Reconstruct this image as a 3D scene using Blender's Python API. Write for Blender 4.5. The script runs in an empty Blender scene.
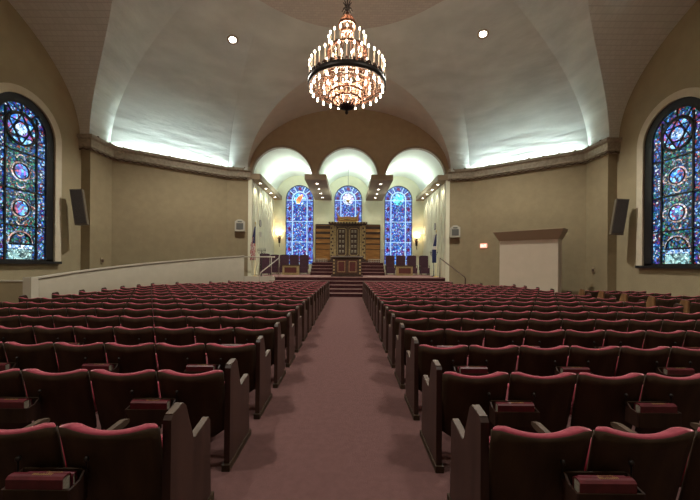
import bpy, bmesh, math, random
from mathutils import Vector, Matrix
random.seed(7)
C = bpy.context.scene
COL = C.collection
EYE = 1.73; FPX = 327.0; VX = 348.5; VY = 264.5
# ---------------- camera, world, exposure ----------------
cd = bpy.data.cameras.new('camera'); cam = bpy.data.objects.new('camera', cd); COL.objects.link(cam)
cam.location = (0, 0, EYE); cam.rotation_euler = (math.radians(90), math.radians(-0.4), 0)
cd.sensor_width = 36; cd.lens = FPX/700*36; cd.shift_x = 1.5/700; cd.shift_y = 14.5/700
cd.clip_start = 0.05; cd.clip_end = 200
C.camera = cam
C.view_settings.view_transform = 'Standard'; C.view_settings.look = 'None'
C.view_settings.gamma = 1; C.view_settings.exposure = 1.28; C.view_settings.use_curve_mapping = False
w = bpy.data.worlds.new('world'); C.world = w; w.use_nodes = True
w.node_tree.nodes['Background'].inputs[0].default_value = (0.03, 0.045, 0.08, 1)
w.node_tree.nodes['Background'].inputs[1].default_value = 0.4
CY = 7.88; ZS = EYE+5.35; DST = 19.0; DBK = 25.1; SZ = 1.0

def area(name, loc, target, sx, sy, power, col):
    l = bpy.data.lights.new(name, 'AREA'); l.shape = 'RECTANGLE'; l.size = sx; l.size_y = sy; l.energy = power; l.color = col
    o = bpy.data.objects.new(name, l); COL.objects.link(o); o.location = loc
    d = Vector(target)-Vector(loc); o.rotation_euler = d.to_track_quat('-Z', 'Y').to_euler(); return o
def spot(name, loc, target, power, col, ang=100, blend=.6, rad=.12):
    l = bpy.data.lights.new(name, 'SPOT'); l.energy = power; l.color = col; l.spot_size = math.radians(ang); l.spot_blend = blend; l.shadow_soft_size = rad
    o = bpy.data.objects.new(name, l); COL.objects.link(o); o.location = loc
    d = Vector(target)-Vector(loc); o.rotation_euler = d.to_track_quat('-Z', 'Y').to_euler(); return o
def point(name, loc, power, col, rad=.1):
    l = bpy.data.lights.new(name, 'POINT'); l.energy = power; l.color = col; l.shadow_soft_size = rad
    o = bpy.data.objects.new(name, l); COL.objects.link(o); o.location = loc; return o
WARM = (1, .78, .55); COOL = (.80, .96, 1.0); NEUT = (1, .95, .84)
P_CHAND = 330; P_DOWN = 1050; P_COVE = 54.0; P_NICHE = 34; P_BEAM = 26
# chandelier glow (inside the fitting), the four recessed ceiling downlights
for z_, r_, k_ in ((6.15, .25, .45), (7.35, .2, .3), (5.55, .15, .25)):
    point('chandelier_glow', (-.07, CY, z_), P_CHAND*k_, WARM, r_)
def surf(x, y):
    def e(t, t0): return 7.08+4.64*math.sqrt(max(0, 1-(max(0, t-t0[0])/t0[1])**2))
    x = abs(x); y = abs(y-CY)
    return min(e(x, (2.16, 9.04)), e(y, (1.76, 9.04)), e(.613*x+.791*y, (2.5, 10.25)))
def hit(pxx, pyy):
    t = 4.0
    while t < 19:
        x = (pxx-VX)*t/FPX; z = EYE+(VY-pyy)*t/FPX
        if z >= surf(x, t): break
        t += .01
    return (x, t)
DOWN = [hit(231, 39.8), hit(481.5, 32.4), (-4.98, CY-5.97), (4.98, CY-5.97)]
for (x_, y_) in DOWN:
    spot('downlight_beam', (x_, y_, surf(x_, y_)-.22), (x_*.9, CY+(y_-CY)*.9, 0), P_DOWN*(.95 if y_ > CY else .5), NEUT, 125, .5, .12)
# added fill spots over the rear rows, unseen and without fittings
for x_ in (-5.2, 5.2):
    spot('rear_fill_spot', (x_, 3.2, 9.6), (x_*.85, 4.2, 0), P_DOWN*.16, NEUT, 120, .5, .12)
# vault lights standing on the beams over the stage
for x_ in (-3.9, -.06, 3.86):
    for sx in (-1, 1):
        area('vault_light', (x_+sx*1.35, 22.2, 7.02), (x_+sx*.6, 22.2, 9), .12, 5.2, P_NICHE, (.86, 1, .93))
# downlights in the beams
BEAMDOWN = [(x_, 19.9+1.35*i) for x_ in (-5.4, -1.95, 1.92, 5.4) for i in range(4)]
for (x_, y_) in BEAMDOWN:
    spot('beam_downlight_ray', (x_, y_, 6.60), (x_, y_, 0), P_BEAM, (1, .9, .72), 110, .6, .05)

# ---------------- materials ----------------
def new_mat(name):
    m = bpy.data.materials.new(name); m.use_nodes = True
    return m, m.node_tree, m.node_tree.nodes['Principled BSDF']
def mat(name, col, rough=.6, metal=0, noise=.0, nscale=6, bump=0, bscale=60, spec=.5, emit=None, estr=0, sheen=0, stretch=None, col2=None):
    m, nt, b = new_mat(name)
    b.inputs['Base Color'].default_value = (*col, 1); b.inputs['Roughness'].default_value = rough; b.inputs['Metallic'].default_value = metal
    b.inputs['Specular IOR Level'].default_value = spec
    if sheen: b.inputs['Sheen Weight'].default_value = sheen; b.inputs['Sheen Roughness'].default_value = .4; b.inputs['Sheen Tint'].default_value = (1, .5, .55, 1)
    if emit: b.inputs['Emission Color'].default_value = (*emit, 1); b.inputs['Emission Strength'].default_value = estr
    N = nt.nodes; L = nt.links
    tc = None
    if noise or bump:
        tc = N.new('ShaderNodeTexCoord'); mp = N.new('ShaderNodeMapping'); L.new(tc.outputs['Object'], mp.inputs[0])
        if stretch: mp.inputs['Scale'].default_value = stretch
    if noise:
        n = N.new('ShaderNodeTexNoise'); n.inputs['Scale'].default_value = nscale; n.inputs['Detail'].default_value = 5
        L.new(mp.outputs[0], n.inputs['Vector'])
        r = N.new('ShaderNodeMix'); r.data_type = 'RGBA'
        c2 = col2 if col2 else tuple(c*(1-noise) for c in col)
        r.inputs[6].default_value = (*(tuple(min(1, c*(1+noise*.5)) for c in col)), 1); r.inputs[7].default_value = (*c2, 1)
        mr = N.new('ShaderNodeMapRange'); mr.inputs[1].default_value = .35; mr.inputs[2].default_value = .65
        L.new(n.outputs[0], mr.inputs[0]); L.new(mr.outputs[0], r.inputs[0]); L.new(r.outputs[2], b.inputs['Base Color'])
    if bump:
        n2 = N.new('ShaderNodeTexNoise'); n2.inputs['Scale'].default_value = bscale; L.new(mp.outputs[0], n2.inputs['Vector'])
        bp = N.new('ShaderNodeBump'); bp.inputs['Strength'].default_value = bump; bp.inputs['Distance'].default_value = .02
        L.new(n2.outputs[0], bp.inputs['Height']); L.new(bp.outputs[0], b.inputs['Normal'])
    return m
M = {}
M['wall'] = mat('wall_plaster', (.275, .222, .13), .85, noise=.07, nscale=3, bump=.25, bscale=25)
M['wall_side'] = mat('side_wall_plaster', (.335, .28, .17), .85, noise=.07, nscale=2, bump=.25, bscale=25)
M['lunette'] = mat('stage_arch_wall_plaster', (.42, .33, .21), .85, noise=.06, nscale=3, bump=.2, bscale=25)
M['trim'] = mat('window_trim_paint', (.60, .54, .41), .7, noise=.05, nscale=4)
M['cornice'] = mat('cornice_plaster', (.36, .32, .24), .85, noise=.22, nscale=9, bump=1.0, bscale=9)
M['rope'] = mat('cornice_rope', (.09, .06, .035), .8)
M['cream'] = mat('stage_cream_paint', (.70, .69, .52), .7, noise=.05, nscale=2)
M['vault'] = mat('niche_vault_paint', (.80, .84, .76), .8, noise=.04, nscale=2)
M['beam'] = mat('beam_paint', (.30, .235, .15), .75, noise=.06, nscale=4)
M['ledge_side'] = mat('arch_trim_paint', (.33, .27, .19), .7, noise=.08, nscale=8)
M['carpet'] = mat('mauve_carpet', (.135, .070, .066), .98, noise=.08, nscale=14, bump=.6, bscale=220, spec=.1)
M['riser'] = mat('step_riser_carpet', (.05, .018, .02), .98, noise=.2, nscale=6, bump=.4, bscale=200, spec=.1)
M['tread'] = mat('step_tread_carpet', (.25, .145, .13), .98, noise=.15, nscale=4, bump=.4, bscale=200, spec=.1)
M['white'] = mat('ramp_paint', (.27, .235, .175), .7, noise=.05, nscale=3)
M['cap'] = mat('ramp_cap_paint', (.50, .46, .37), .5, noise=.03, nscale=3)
M['chairwood'] = mat('seat_back_wood', (.046, .027, .015), .6, noise=.45, nscale=6, stretch=(1, 1, .15), spec=.22)
M['panelwood'] = mat('end_panel_wood', (.046, .022, .016), .4, noise=.4, nscale=9, stretch=(1, 1, .12), spec=.35)
M['panelwood2'] = mat('side_end_panel_wood', (.22, .11, .045), .4, noise=.35, nscale=9, stretch=(1, 1, .12))
M['armwood'] = mat('armrest_wood', (.085, .056, .038), .5, noise=.25, nscale=12, spec=.2)
M['velvet'] = mat('red_velvet', (.29, .042, .066), .8, noise=.15, nscale=30, spec=.2, sheen=1.0)
M['iron'] = mat('dark_iron', (.025, .02, .018), .45, .6)
M['book'] = mat('book_cover_red', (.11, .014, .02), .4, noise=.25, nscale=20)
M['book2'] = mat('book_cover_burgundy', (.17, .02, .035), .5, noise=.25, nscale=20)
M['page'] = mat('book_pages', (.32, .28, .22), .8, noise=.25, nscale=90, stretch=(.1, 1, 1))
M['gold'] = mat('gold_leaf', (.62, .44, .16), .35, .7, noise=.2, nscale=20)
M['goldpaint'] = mat('gold_paint', (.38, .29, .14), .5, .2, noise=.3, nscale=14)
M['darkwood'] = mat('ark_dark_wood', (.045, .022, .015), .4, noise=.3, nscale=8)
M['arkwood'] = mat('ark_panel_wood', (.42, .20, .055), .4, noise=.4, nscale=4, stretch=(.4, 1, 6))
M['redinset'] = mat('red_inset', (.09, .016, .014), .5, noise=.3, nscale=18)
M['purple'] = mat('plum_upholstery', (.05, .014, .028), .8, noise=.2, nscale=10, sheen=.2)
M['copper'] = mat('chandelier_brass', (.15, .07, .045), .4, .6, noise=.3, nscale=25)
M['candle'] = mat('candle_sleeve', (.85, .72, .55), .6, emit=(1, .62, .36), estr=.12)
M['bulb'] = mat('bulb_glow', (1, .9, .75), .5, emit=(1, .80, .58), estr=8)
M['lamp'] = mat('downlight_glow', (1, .95, .85), .5, emit=(1, .96, .88), estr=12)
M['shade'] = mat('sconce_shade_glow', (1, .9, .7), .5, emit=(1, .75, .42), estr=3)
M['cove'] = mat('cove_lamp_glow', (.9, 1, 1), .5, emit=(.80, .97, 1.0), estr=P_COVE)
M['speaker'] = mat('speaker_grille', (.06, .05, .04), .7, noise=.2, nscale=40, bump=.5, bscale=120)
M['speakerframe'] = mat('speaker_frame', (.13, .11, .08), .5)
M['offwhite'] = mat('offwhite_plastic', (.42, .40, .33), .5)
M['grey'] = mat('grey_grille', (.10, .10, .09), .6)
M['exit'] = mat('exit_sign_face', (.75, .3, .22), .5, emit=(1, .38, .28), estr=.55)
M['exitletter'] = mat('exit_sign_letters', (1, .9, .85), .5, emit=(1, .85, .75), estr=.7)
M['screen'] = mat('screen_body_paint', (.50, .43, .33), .8, noise=.04, nscale=2)
M['bench'] = mat('tan_rim', (.34, .27, .18), .75)
M['rail'] = mat('brushed_rail', (.45, .40, .33), .35, .6)
M['railwood'] = mat('dark_rail', (.07, .035, .022), .7)
M['lead'] = mat('window_lead_frame', (.010, .010, .011), .5)
M['palebar'] = mat('pale_glass_border', (.3, .45, .6), .5, emit=(.42, .66, .95), estr=.30)
M['flagred'] = mat('flag_red', (.33, .03, .04), .8); M['flagwhite'] = mat('flag_white', (.6, .56, .5), .8); M['flagblue'] = mat('flag_blue', (.012, .02, .09), .8)

def brickmat(name, c1, c2, sx, axis):
    m, nt, b = new_mat(name); N = nt.nodes; L = nt.links
    b.inputs['Roughness'].default_value = .9
    tc = N.new('ShaderNodeTexCoord'); sp = N.new('ShaderNodeSeparateXYZ'); cb = N.new('ShaderNodeCombineXYZ')
    L.new(tc.outputs['Object'], sp.inputs[0])
    a = {'x': 0, 'y': 1, 'z': 2}
    L.new(sp.outputs[a[axis[0]]], cb.inputs[0]); L.new(sp.outputs[a[axis[1]]], cb.inputs[1])
    br = N.new('ShaderNodeTexBrick'); br.inputs['Scale'].default_value = sx
    br.inputs['Color1'].default_value = (*c1, 1); br.inputs['Color2'].default_value = (*c2, 1)
    br.inputs['Mortar'].default_value = (*(c*.8 for c in c1), 1); br.inputs['Mortar Size'].default_value = .018
    L.new(cb.outputs[0], br.inputs['Vector'])
    return m, nt, b, br, sp
M['tile_x'], nt, b, br, _ = brickmat('tiled_side_vault', (.66, .68, .62), (.61, .63, .57), 2.6, 'xz')
nt.links.new(br.outputs[0], b.inputs['Base Color'])
# plain plaster of the corner vaults, with the round acoustic-tile field in the middle of the ceiling
m, nt, b, br, sp = brickmat('ceiling_plaster', (.52, .48, .42), (.47, .43, .38), 2.6, 'xy')
N = nt.nodes; L = nt.links
sub = N.new('ShaderNodeVectorMath'); sub.operation = 'SUBTRACT'; sub.inputs[1].default_value = (0, CY, 0)
tc = N.new('ShaderNodeTexCoord'); L.new(tc.outputs['Object'], sub.inputs[0])
mul = N.new('ShaderNodeVectorMath'); mul.operation = 'MULTIPLY'; mul.inputs[1].default_value = (1, 1, 0); L.new(sub.outputs[0], mul.inputs[0])
ln = N.new('ShaderNodeVectorMath'); ln.operation = 'LENGTH'; L.new(mul.outputs[0], ln.inputs[0])
lt = N.new('ShaderNodeMath'); lt.operation = 'LESS_THAN'; lt.inputs[1].default_value = 5.45; L.new(ln.outputs['Value'], lt.inputs[0])
nz = N.new('ShaderNodeTexNoise'); nz.inputs['Scale'].default_value = 1.1; nz.inputs['Detail'].default_value = 6
mpp = N.new('ShaderNodeMapping'); mpp.inputs['Scale'].default_value = (.6, .6, 3.2); L.new(tc.outputs['Object'], mpp.inputs[0]); L.new(mpp.outputs[0], nz.inputs['Vector'])
cr = N.new('ShaderNodeMapRange'); cr.inputs[1].default_value = .3; cr.inputs[2].default_value = .7; L.new(nz.outputs[0], cr.inputs[0])
pm = N.new('ShaderNodeMix'); pm.data_type = 'RGBA'; pm.inputs[6].default_value = (.50, .53, .49, 1); pm.inputs[7].default_value = (.64, .67, .62, 1); L.new(cr.outputs[0], pm.inputs[0])
fm = N.new('ShaderNodeMix'); fm.data_type = 'RGBA'; L.new(lt.outputs[0], fm.inputs[0]); L.new(pm.outputs[2], fm.inputs[6]); L.new(br.outputs[0], fm.inputs[7])
L.new(fm.outputs[2], b.inputs['Base Color'])
bp = N.new('ShaderNodeBump'); bp.inputs['Strength'].default_value = .5; bp.inputs['Distance'].default_value = .12; L.new(nz.outputs[0], bp.inputs['Height']); L.new(bp.outputs[0], b.inputs['Normal'])
M['ceil'] = m
M['ceil_stage'] = mat('stage_vault_plaster', (.60, .57, .50), .9, noise=.05, nscale=2)

def glass(name, palette, scale, estr, seed=0., lead=.03, ax=(0, 1, 2)):
    m, nt, b = new_mat(name); N = nt.nodes; L = nt.links
    b.inputs['Roughness'].default_value = .25
    tc = N.new('ShaderNodeTexCoord'); mp = N.new('ShaderNodeMapping'); mp.inputs['Location'].default_value = (seed, seed*.7, seed*1.3)
    L.new(tc.outputs['Object'], mp.inputs[0])
    v = N.new('ShaderNodeTexVoronoi'); v.inputs['Scale'].default_value = scale; L.new(mp.outputs[0], v.inputs['Vector'])
    v2 = N.new('ShaderNodeTexVoronoi'); v2.feature = 'DISTANCE_TO_EDGE'; v2.inputs['Scale'].default_value = scale; L.new(mp.outputs[0], v2.inputs['Vector'])
    sp = N.new('ShaderNodeSeparateColor'); L.new(v.outputs['Color'], sp.inputs[0])
    r = N.new('ShaderNodeValToRGB'); r.color_ramp.interpolation = 'CONSTANT'; e = r.color_ramp.elements
    n = len(palette)
    e[0].position = 0; e[0].color = (*palette[0], 1); e[1].position = 1/n; e[1].color = (*palette[1], 1)
    for i in range(2, n):
        q = e.new(i/n); q.color = (*palette[i], 1)
    L.new(sp.outputs[0], r.inputs[0])
    gt = N.new('ShaderNodeMath'); gt.operation = 'GREATER_THAN'; gt.inputs[1].default_value = lead; L.new(v2.outputs['Distance'], gt.inputs[0])
    var = N.new('ShaderNodeMath'); var.operation = 'MULTIPLY_ADD'; var.inputs[1].default_value = 2.0; var.inputs[2].default_value = .12; L.new(sp.outputs[1], var.inputs[0])
    ms = N.new('ShaderNodeMath'); ms.operation = 'MULTIPLY'; L.new(gt.outputs[0], ms.inputs[0]); L.new(var.outputs[0], ms.inputs[1])
    m2 = N.new('ShaderNodeMath'); m2.operation = 'MULTIPLY'; m2.inputs[1].default_value = estr; L.new(ms.outputs[0], m2.inputs[0])
    L.new(r.outputs[0], b.inputs['Emission Color']); L.new(m2.outputs[0], b.inputs['Emission Strength'])
    b.inputs['Base Color'].default_value = (.02, .025, .04, 1)
    return m
BL = [(.01, .04, .35), (.03, .13, .65), (.08, .30, .90), (.25, .60, 1.0), (.04, .04, .35), (.02, .20, .75), (.14, .04, .38), (.02, .09, .55), (.55, .80, 1.0), (.40, .05, .12)]
M['g_blue'] = glass('blue_mosaic_glass', BL, 13, .42)
M['g_blue2'] = glass('bright_blue_mosaic_glass', [(.02, .10, .6), (.05, .25, .8), (.15, .5, .9), (.02, .05, .4), (.5, .7, .95), (.1, .6, .7)], 8, .8, 3.)
M['g_border'] = glass('violet_border_glass', [(.08, .18, .70), (.04, .08, .50), (.30, .48, .95), (.16, .10, .5), (.06, .28, .65)], 14, .42, 5.)
M['g_red'] = glass('wine_red_glass', [(.16, .0, .04), (.08, .0, .06)], 8, .5, 1.)
M['g_orange'] = glass('orange_glass', [(.85, .28, .08), (.8, .18, .06), (.7, .35, .15)], 8, .8, 1.)
M['g_white'] = glass('milk_white_glass', [(.8, .85, .95), (.5, .65, .95), (.6, .5, .85)], 11, .55, 1.)
M['g_teal'] = glass('teal_glass', [(.05, .55, .75), (.1, .7, .7), (.2, .4, .9)], 8, .9, 2.)
SB = [(.01, .05, .35), (.05, .22, .75), (.25, .55, .95), (.0, .02, .08), (.02, .02, .05), (.02, .20, .14), (.35, .05, .04), (.10, .04, .32), (.55, .62, .70), (.0, .10, .25)]
SG = [(.02, .20, .10), (.06, .38, .22), (.03, .10, .35), (.0, .02, .04), (.30, .07, .04), (.42, .42, .30), (.02, .30, .38), (.01, .02, .03), (.25, .5, .75), (.03, .14, .5), (.02, .08, .2)]
M['s_blue'] = glass('side_blue_mosaic', SB, 17, .34, 2., .05)
M['s_green'] = glass('side_green_mosaic', SG, 17, .29, 4., .05)
M['s_medal'] = glass('side_medallion_glass', [(.02, .12, .5), (.1, .35, .8), (.25, .6, .85), (.2, .1, .4), (.3, .08, .12)], 11, .6, 6., .03)
M['s_white'] = glass('side_pale_glass', [(.45, .65, .9), (.7, .85, 1), (.15, .35, .8)], 13, .55, 8., .03)
M['s_pale'] = glass('side_pale_green_glass', [(.28, .5, .48), (.40, .62, .60), (.18, .35, .38)], 13, .5, 9., .03)
M['s_ring'] = glass('side_ring_glass', [(.55, .48, .42), (.5, .25, .2), (.35, .35, .5)], 16, .5, 9., .03)

# ---------------- mesh helper ----------------
class MB:
    def __init__(s): s.v = []; s.f = []; s.m = []; s.sm = []
    def add(s, vs, fs, mi=0, smooth=False):
        b = len(s.v); s.v += [tuple(p) for p in vs]
        for f in fs: s.f.append(tuple(b+i for i in f)); s.m.append(mi); s.sm.append(smooth)
        return s
    def box(s, x0, x1, y0, y1, z0, z1, mi=0):
        vs = [(x, y, z) for z in (z0, z1) for y in (y0, y1) for x in (x0, x1)]
        return s.add(vs, [(0, 2, 3, 1), (4, 5, 7, 6), (0, 1, 5, 4), (2, 6, 7, 3), (0, 4, 6, 2), (1, 3, 7, 5)], mi)
    def prism(s, poly, a0, a1, axis='x', mi=0):
        n = len(poly)
        def P(p, a): return {'x': (a, p[0], p[1]), 'y': (p[0], a, p[1]), 'z': (p[0], p[1], a)}[axis]
        vs = [P(p, a0) for p in poly]+[P(p, a1) for p in poly]
        fs = [tuple(range(n))[::-1], tuple(range(n, 2*n))]+[(i, (i+1) % n, n+(i+1) % n, n+i) for i in range(n)]
        return s.add(vs, fs, mi)
    def grid(s, rows, mi=0, smooth=True, closed=False):
        nr = len(rows); nc = len(rows[0]); vs = [p for r in rows for p in r]; fs = []
        for i in range(nr-1):
            for j in range(nc if closed else nc-1):
                k = (j+1) % nc
                fs.append((i*nc+j, i*nc+k, (i+1)*nc+k, (i+1)*nc+j))
        return s.add(vs, fs, mi, smooth)
    def tube(s, pts, r, n=8, mi=0, closed=False, caps=True):
        pts = [Vector(p) for p in pts]; rows = []; N_ = len(pts)
        for i, p in enumerate(pts):
            a = pts[(i-1) % N_] if (closed or i > 0) else p; c = pts[(i+1) % N_] if (closed or i < N_-1) else p
            d = (c-a).normalized(); u = d.orthogonal() if abs(d.z) > .95 else d.cross(Vector((0, 0, 1)))
            u.normalize(); v_ = d.cross(u).normalized(); rr = r[i] if isinstance(r, (list, tuple)) else r
            rows.append([tuple(p+u*math.cos(2*math.pi*k/n)*rr+v_*math.sin(2*math.pi*k/n)*rr) for k in range(n)])
        if closed: rows.append(rows[0])
        s.grid(rows, mi, True, True)
        if caps and not closed:
            s.add(rows[0], [tuple(range(n))], mi); s.add(rows[-1], [tuple(range(n))[::-1]], mi)
        return s
    def lathe(s, prof, c=(0, 0, 0), n=16, mi=0):
        rows = [[(c[0]+r*math.cos(2*math.pi*k/n), c[1]+r*math.sin(2*math.pi*k/n), c[2]+z) for k in range(n)] for r, z in prof]
        s.grid(rows, mi, True, True); return s
    def xf(s, M4):
        s.v = [tuple(M4 @ Vector(p)) for p in s.v]; return s
    def build(s, name, mats, parent=None):
        me = bpy.data.meshes.new(name); me.from_pydata(s.v, [], s.f)
        if not isinstance(mats, (list, tuple)): mats = [mats]
        for q in mats: me.materials.append(q)
        me.polygons.foreach_set('material_index', s.m); me.polygons.foreach_set('use_smooth', s.sm)
        bm = bmesh.new(); bm.from_mesh(me)
        if not getattr(s, 'nonorm', False):
            bmesh.ops.remove_doubles(bm, verts=bm.verts, dist=1e-5)
            bmesh.ops.recalc_face_normals(bm, faces=bm.faces)
        bm.to_mesh(me); bm.free(); me.update()
        o = bpy.data.objects.new(name, me); COL.objects.link(o)
        if parent: o.parent = parent
        return o
def tag(o, label=None, cat=None, group=None, kind=None):
    if label: o['label'] = label
    if cat: o['category'] = cat
    if group: o['group'] = group
    if kind: o['kind'] = kind
    return o
def empty(name, loc=(0, 0, 0), rz=0, label=None, cat=None, group=None):
    o = bpy.data.objects.new(name, None); COL.objects.link(o); o.location = loc; o.rotation_euler = (0, 0, rz); o.empty_display_size = .2
    return tag(o, label, cat, group)
def struct(o, label=None): return tag(o, label, None, None, 'structure')
def copy_tree(o, parent=None):
    c = o.copy(); COL.objects.link(c)
    if parent: c.parent = parent
    for ch in list(o.children): copy_tree(ch, c)
    return c
def fill(mb_name, loops, fn, mats, parent=None, thick=None):
    """flat sheet bounded by 2D loops (first outer, others holes); fn maps (u,v,depth) to 3D; thick makes real depth"""
    bm = bmesh.new(); es = []
    allv = []
    for lp in loops:
        vs = [bm.verts.new((p[0], p[1], 0)) for p in lp]; allv.append(vs)
        for i in range(len(vs)): es.append(bm.edges.new((vs[i], vs[(i+1) % len(vs)])))
    bmesh.ops.triangle_fill(bm, use_beauty=True, use_dissolve=False, edges=es, normal=(0, 0, 1))
    if thick:
        r = bmesh.ops.extrude_face_region(bm, geom=list(bm.faces))
        for v in [g for g in r['geom'] if isinstance(g, bmesh.types.BMVert)]: v.co.z = thick
    bmesh.ops.recalc_face_normals(bm, faces=bm.faces)
    for v in bm.verts: v.co = fn(v.co.x, v.co.y, v.co.z)
    bmesh.ops.recalc_face_normals(bm, faces=bm.faces)
    me = bpy.data.meshes.new(mb_name); bm.to_mesh(me); bm.free()
    me.materials.append(mats)
    o = bpy.data.objects.new(mb_name, me); COL.objects.link(o)
    if parent: o.parent = parent
    return o
def px(x, y, Y):
    """point at depth Y seen at pixel x, y"""
    return Vector(((x-VX)*Y/FPX, Y, EYE+(VY-y)*Y/FPX))
# =====================================================================  SHELL
HH = 4.64
def inv(z, x0, sp): 
    q = max(0., 1-((z-ZS)/HH)**2); return x0+(sp-x0)*math.sqrt(q)
def Fx(x): x = abs(x); return ZS+HH if x < 2.16 else ZS+HH*math.sqrt(max(0, 1-((x-2.16)/9.04)**2))
def Fy(y): y = abs(y); return ZS+HH if y < 1.76 else ZS+HH*math.sqrt(max(0, 1-((y-1.76)/9.04)**2))
NX, NY = .613, .791
def Gu(x, y):
    u = NX*abs(x)+NY*abs(y); return ZS+HH if u < 2.5 else ZS+HH*math.sqrt(max(0, 1-((u-2.5)/10.25)**2))
def Cl(x, y): return min(Fx(x), Fy(y), Gu(x, y))
SA, SR = 6.2, 4.10     # side vault
TA, TR = 5.81, 3.70    # stage vault
def bis(f, a, b):
    for _ in range(40):
        m = (a+b)/2
        if f(m) >= 0: a = m
        else: b = m
    return (a+b)/2
mb = MB()
K = 48
for sx in (-1, 1):      # side barrels
    rows = []
    for i in range(K+1):
        th = math.pi*i/K; y = SA*math.cos(th); z = ZS+SR*math.sin(th)
        xe = bis(lambda x: Cl(x, y)-z, 1.0, 11.2) if i not in (0, K) else 11.2
        rows.append([(sx*(11.62+(xe-11.62)*j/6), CY+y, z) for j in range(7)])
    mb.grid(rows, 1)
for sy in (-1, 1):
    rows = []
    for i in range(K+1):
        th = math.pi*i/K; x = TA*math.cos(th); z = ZS+TR*math.sin(th)
        ye = bis(lambda y: Cl(x, y)-z, 1.0, 11.12) if i not in (0, K) else 10.80
        rows.append([(x, CY+sy*(11.14+(ye-11.14)*j/6), z) for j in range(7)])
    mb.grid(rows, 2)
LV = 40
for sx in (-1, 1):
    for sy in (-1, 1):
        rf, rg, rh = [], [], []
        for i in range(LV+1):
            z = ZS+HH*math.sin(math.pi/2*i/LV)
            xf_ = inv(z, 2.16, 11.2); yf = inv(z, 1.76, 10.80); ug = inv(z, 2.5, 12.75)
            y0 = SA*math.sqrt(max(0, 1-((z-ZS)/SR)**2)) if z < ZS+SR else 0
            x0 = TA*math.sqrt(max(0, 1-((z-ZS)/TR)**2)) if z < ZS+TR else 0
            y1 = min(yf, (ug-NX*xf_)/NY); x1 = min(xf_, (ug-NY*yf)/NX)
            rf.append([(sx*xf_, CY+sy*(y0+(y1-y0)*j/5), z) for j in range(6)])
            rh.append([(sx*(x0+(x1-x0)*j/5), CY+sy*yf, z) for j in range(6)])
            rg.append([(sx*(xf_+(x1-xf_)*j/8), CY+sy*(y1+(yf-y1)*j/8), z) for j in range(9)])
        mb.grid(rf, 0); mb.grid(rg, 0); mb.grid(rh, 0)
xt, yt = 2.16, 1.76; y1 = (2.5-NX*xt)/NY; x1 = (2.5-NY*yt)/NX
oc = [(xt, y1), (x1, yt), (-x1, yt), (-xt, y1), (-xt, -y1), (-x1, -yt), (x1, -yt), (xt, -y1)]
mb.add([(p[0], CY+p[1], ZS+HH) for p in oc], [tuple(range(8))], 0)
mb.nonorm = True
struct(mb.build('ceiling', [M['ceil'], M['tile_x'], M['ceil_stage']]))
# roof slab above the vaults keeps the daylight out
rs = MB(); rs.box(-12.6, 12.6, -4.2, 26, ZS+HH+.3, ZS+HH+.5); struct(rs.build('ceiling_slab', M['wall']))

fl = MB(); fl.box(-12, 12, -3.6, 25.6, -.2, 0); struct(fl.build('floor', M['carpet']))

# side walls with one arched window each
WY, WH, WSP = 11.65, 1.21, EYE+4.71     # window centre, half width, spring
WZ0 = EYE+.02
def arch_loop(c, hw, z0, zs, n=24, g=0.):
    return [(c-hw-g, z0-g), (c+hw+g, z0-g)]+[(c+(hw+g)*math.cos(math.pi*i/n), zs+(hw+g)*math.sin(math.pi*i/n)) for i in range(n+1)]
wins = {}
def arched_frame(mb, to3, c, hw, z0, zs, wdt, d0, d1, n=24, mi=0, bottom=True):
    o = [(c-hw, z0)]+[(c-hw*math.cos(math.pi*i/n), zs+hw*math.sin(math.pi*i/n)) for i in range(n+1)]+[(c+hw, z0)]
    h2 = hw-wdt
    q = [(c-h2, z0)]+[(c-h2*math.cos(math.pi*i/n), zs+h2*math.sin(math.pi*i/n)) for i in range(n+1)]+[(c+h2, z0)]
    rows = [[to3(*p, d0) for p in o], [to3(*p, d1) for p in o], [to3(*p, d1) for p in q], [to3(*p, d0) for p in q], [to3(*p, d0) for p in o]]
    mb.grid(rows, mi, False)
def bar2(mb, to3, a, b, w_, d0, d1, mi=0):
    a = Vector(a); b = Vector(b); t = (b-a).normalized(); n = Vector((-t.y, t.x))*w_/2
    q = [a+n, b+n, b-n, a-n]
    vs = [to3(p.x, p.y, d) for d in (d0, d1) for p in q]
    mb.add(vs, [(0, 1, 2, 3), (7, 6, 5, 4), (0, 4, 5, 1), (1, 5, 6, 2), (2, 6, 7, 3), (3, 7, 4, 0)], mi)
def ring2(mb, to3, c, r0, r1, d0, d1, n=28, a0=0, a1=2*math.pi, mi=0):
    rows = []
    for i in range(n+1):
        a = a0+(a1-a0)*i/n; cs, sn = math.cos(a), math.sin(a)
        rows.append([to3(c[0]+cs*r, c[1]+sn*r, d) for r, d in ((r0, d0), (r1, d0), (r1, d1), (r0, d1), (r0, d0))])
    mb.grid(rows, mi, False)
def disc2(mb, to3, c, r, d0, d1, n=28, mi=0):
    pts = [(c[0]+math.cos(2*math.pi*i/n)*r, c[1]+math.sin(2*math.pi*i/n)*r) for i in range(n)]
    vs = [to3(*p, d0) for p in pts]+[to3(*p, d1) for p in pts]
    mb.add(vs, [tuple(range(n)), tuple(range(n, 2*n))[::-1]]+[(i, (i+1) % n, n+(i+1) % n, n+i) for i in range(n)], mi)
def poly2(mb, to3, pts, d0, d1, mi=0):
    n = len(pts); vs = [to3(*p, d0) for p in pts]+[to3(*p, d1) for p in pts]
    mb.add(vs, [tuple(range(n)), tuple(range(n, 2*n))[::-1]]+[(i, (i+1) % n, n+(i+1) % n, n+i) for i in range(n)], mi)

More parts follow.
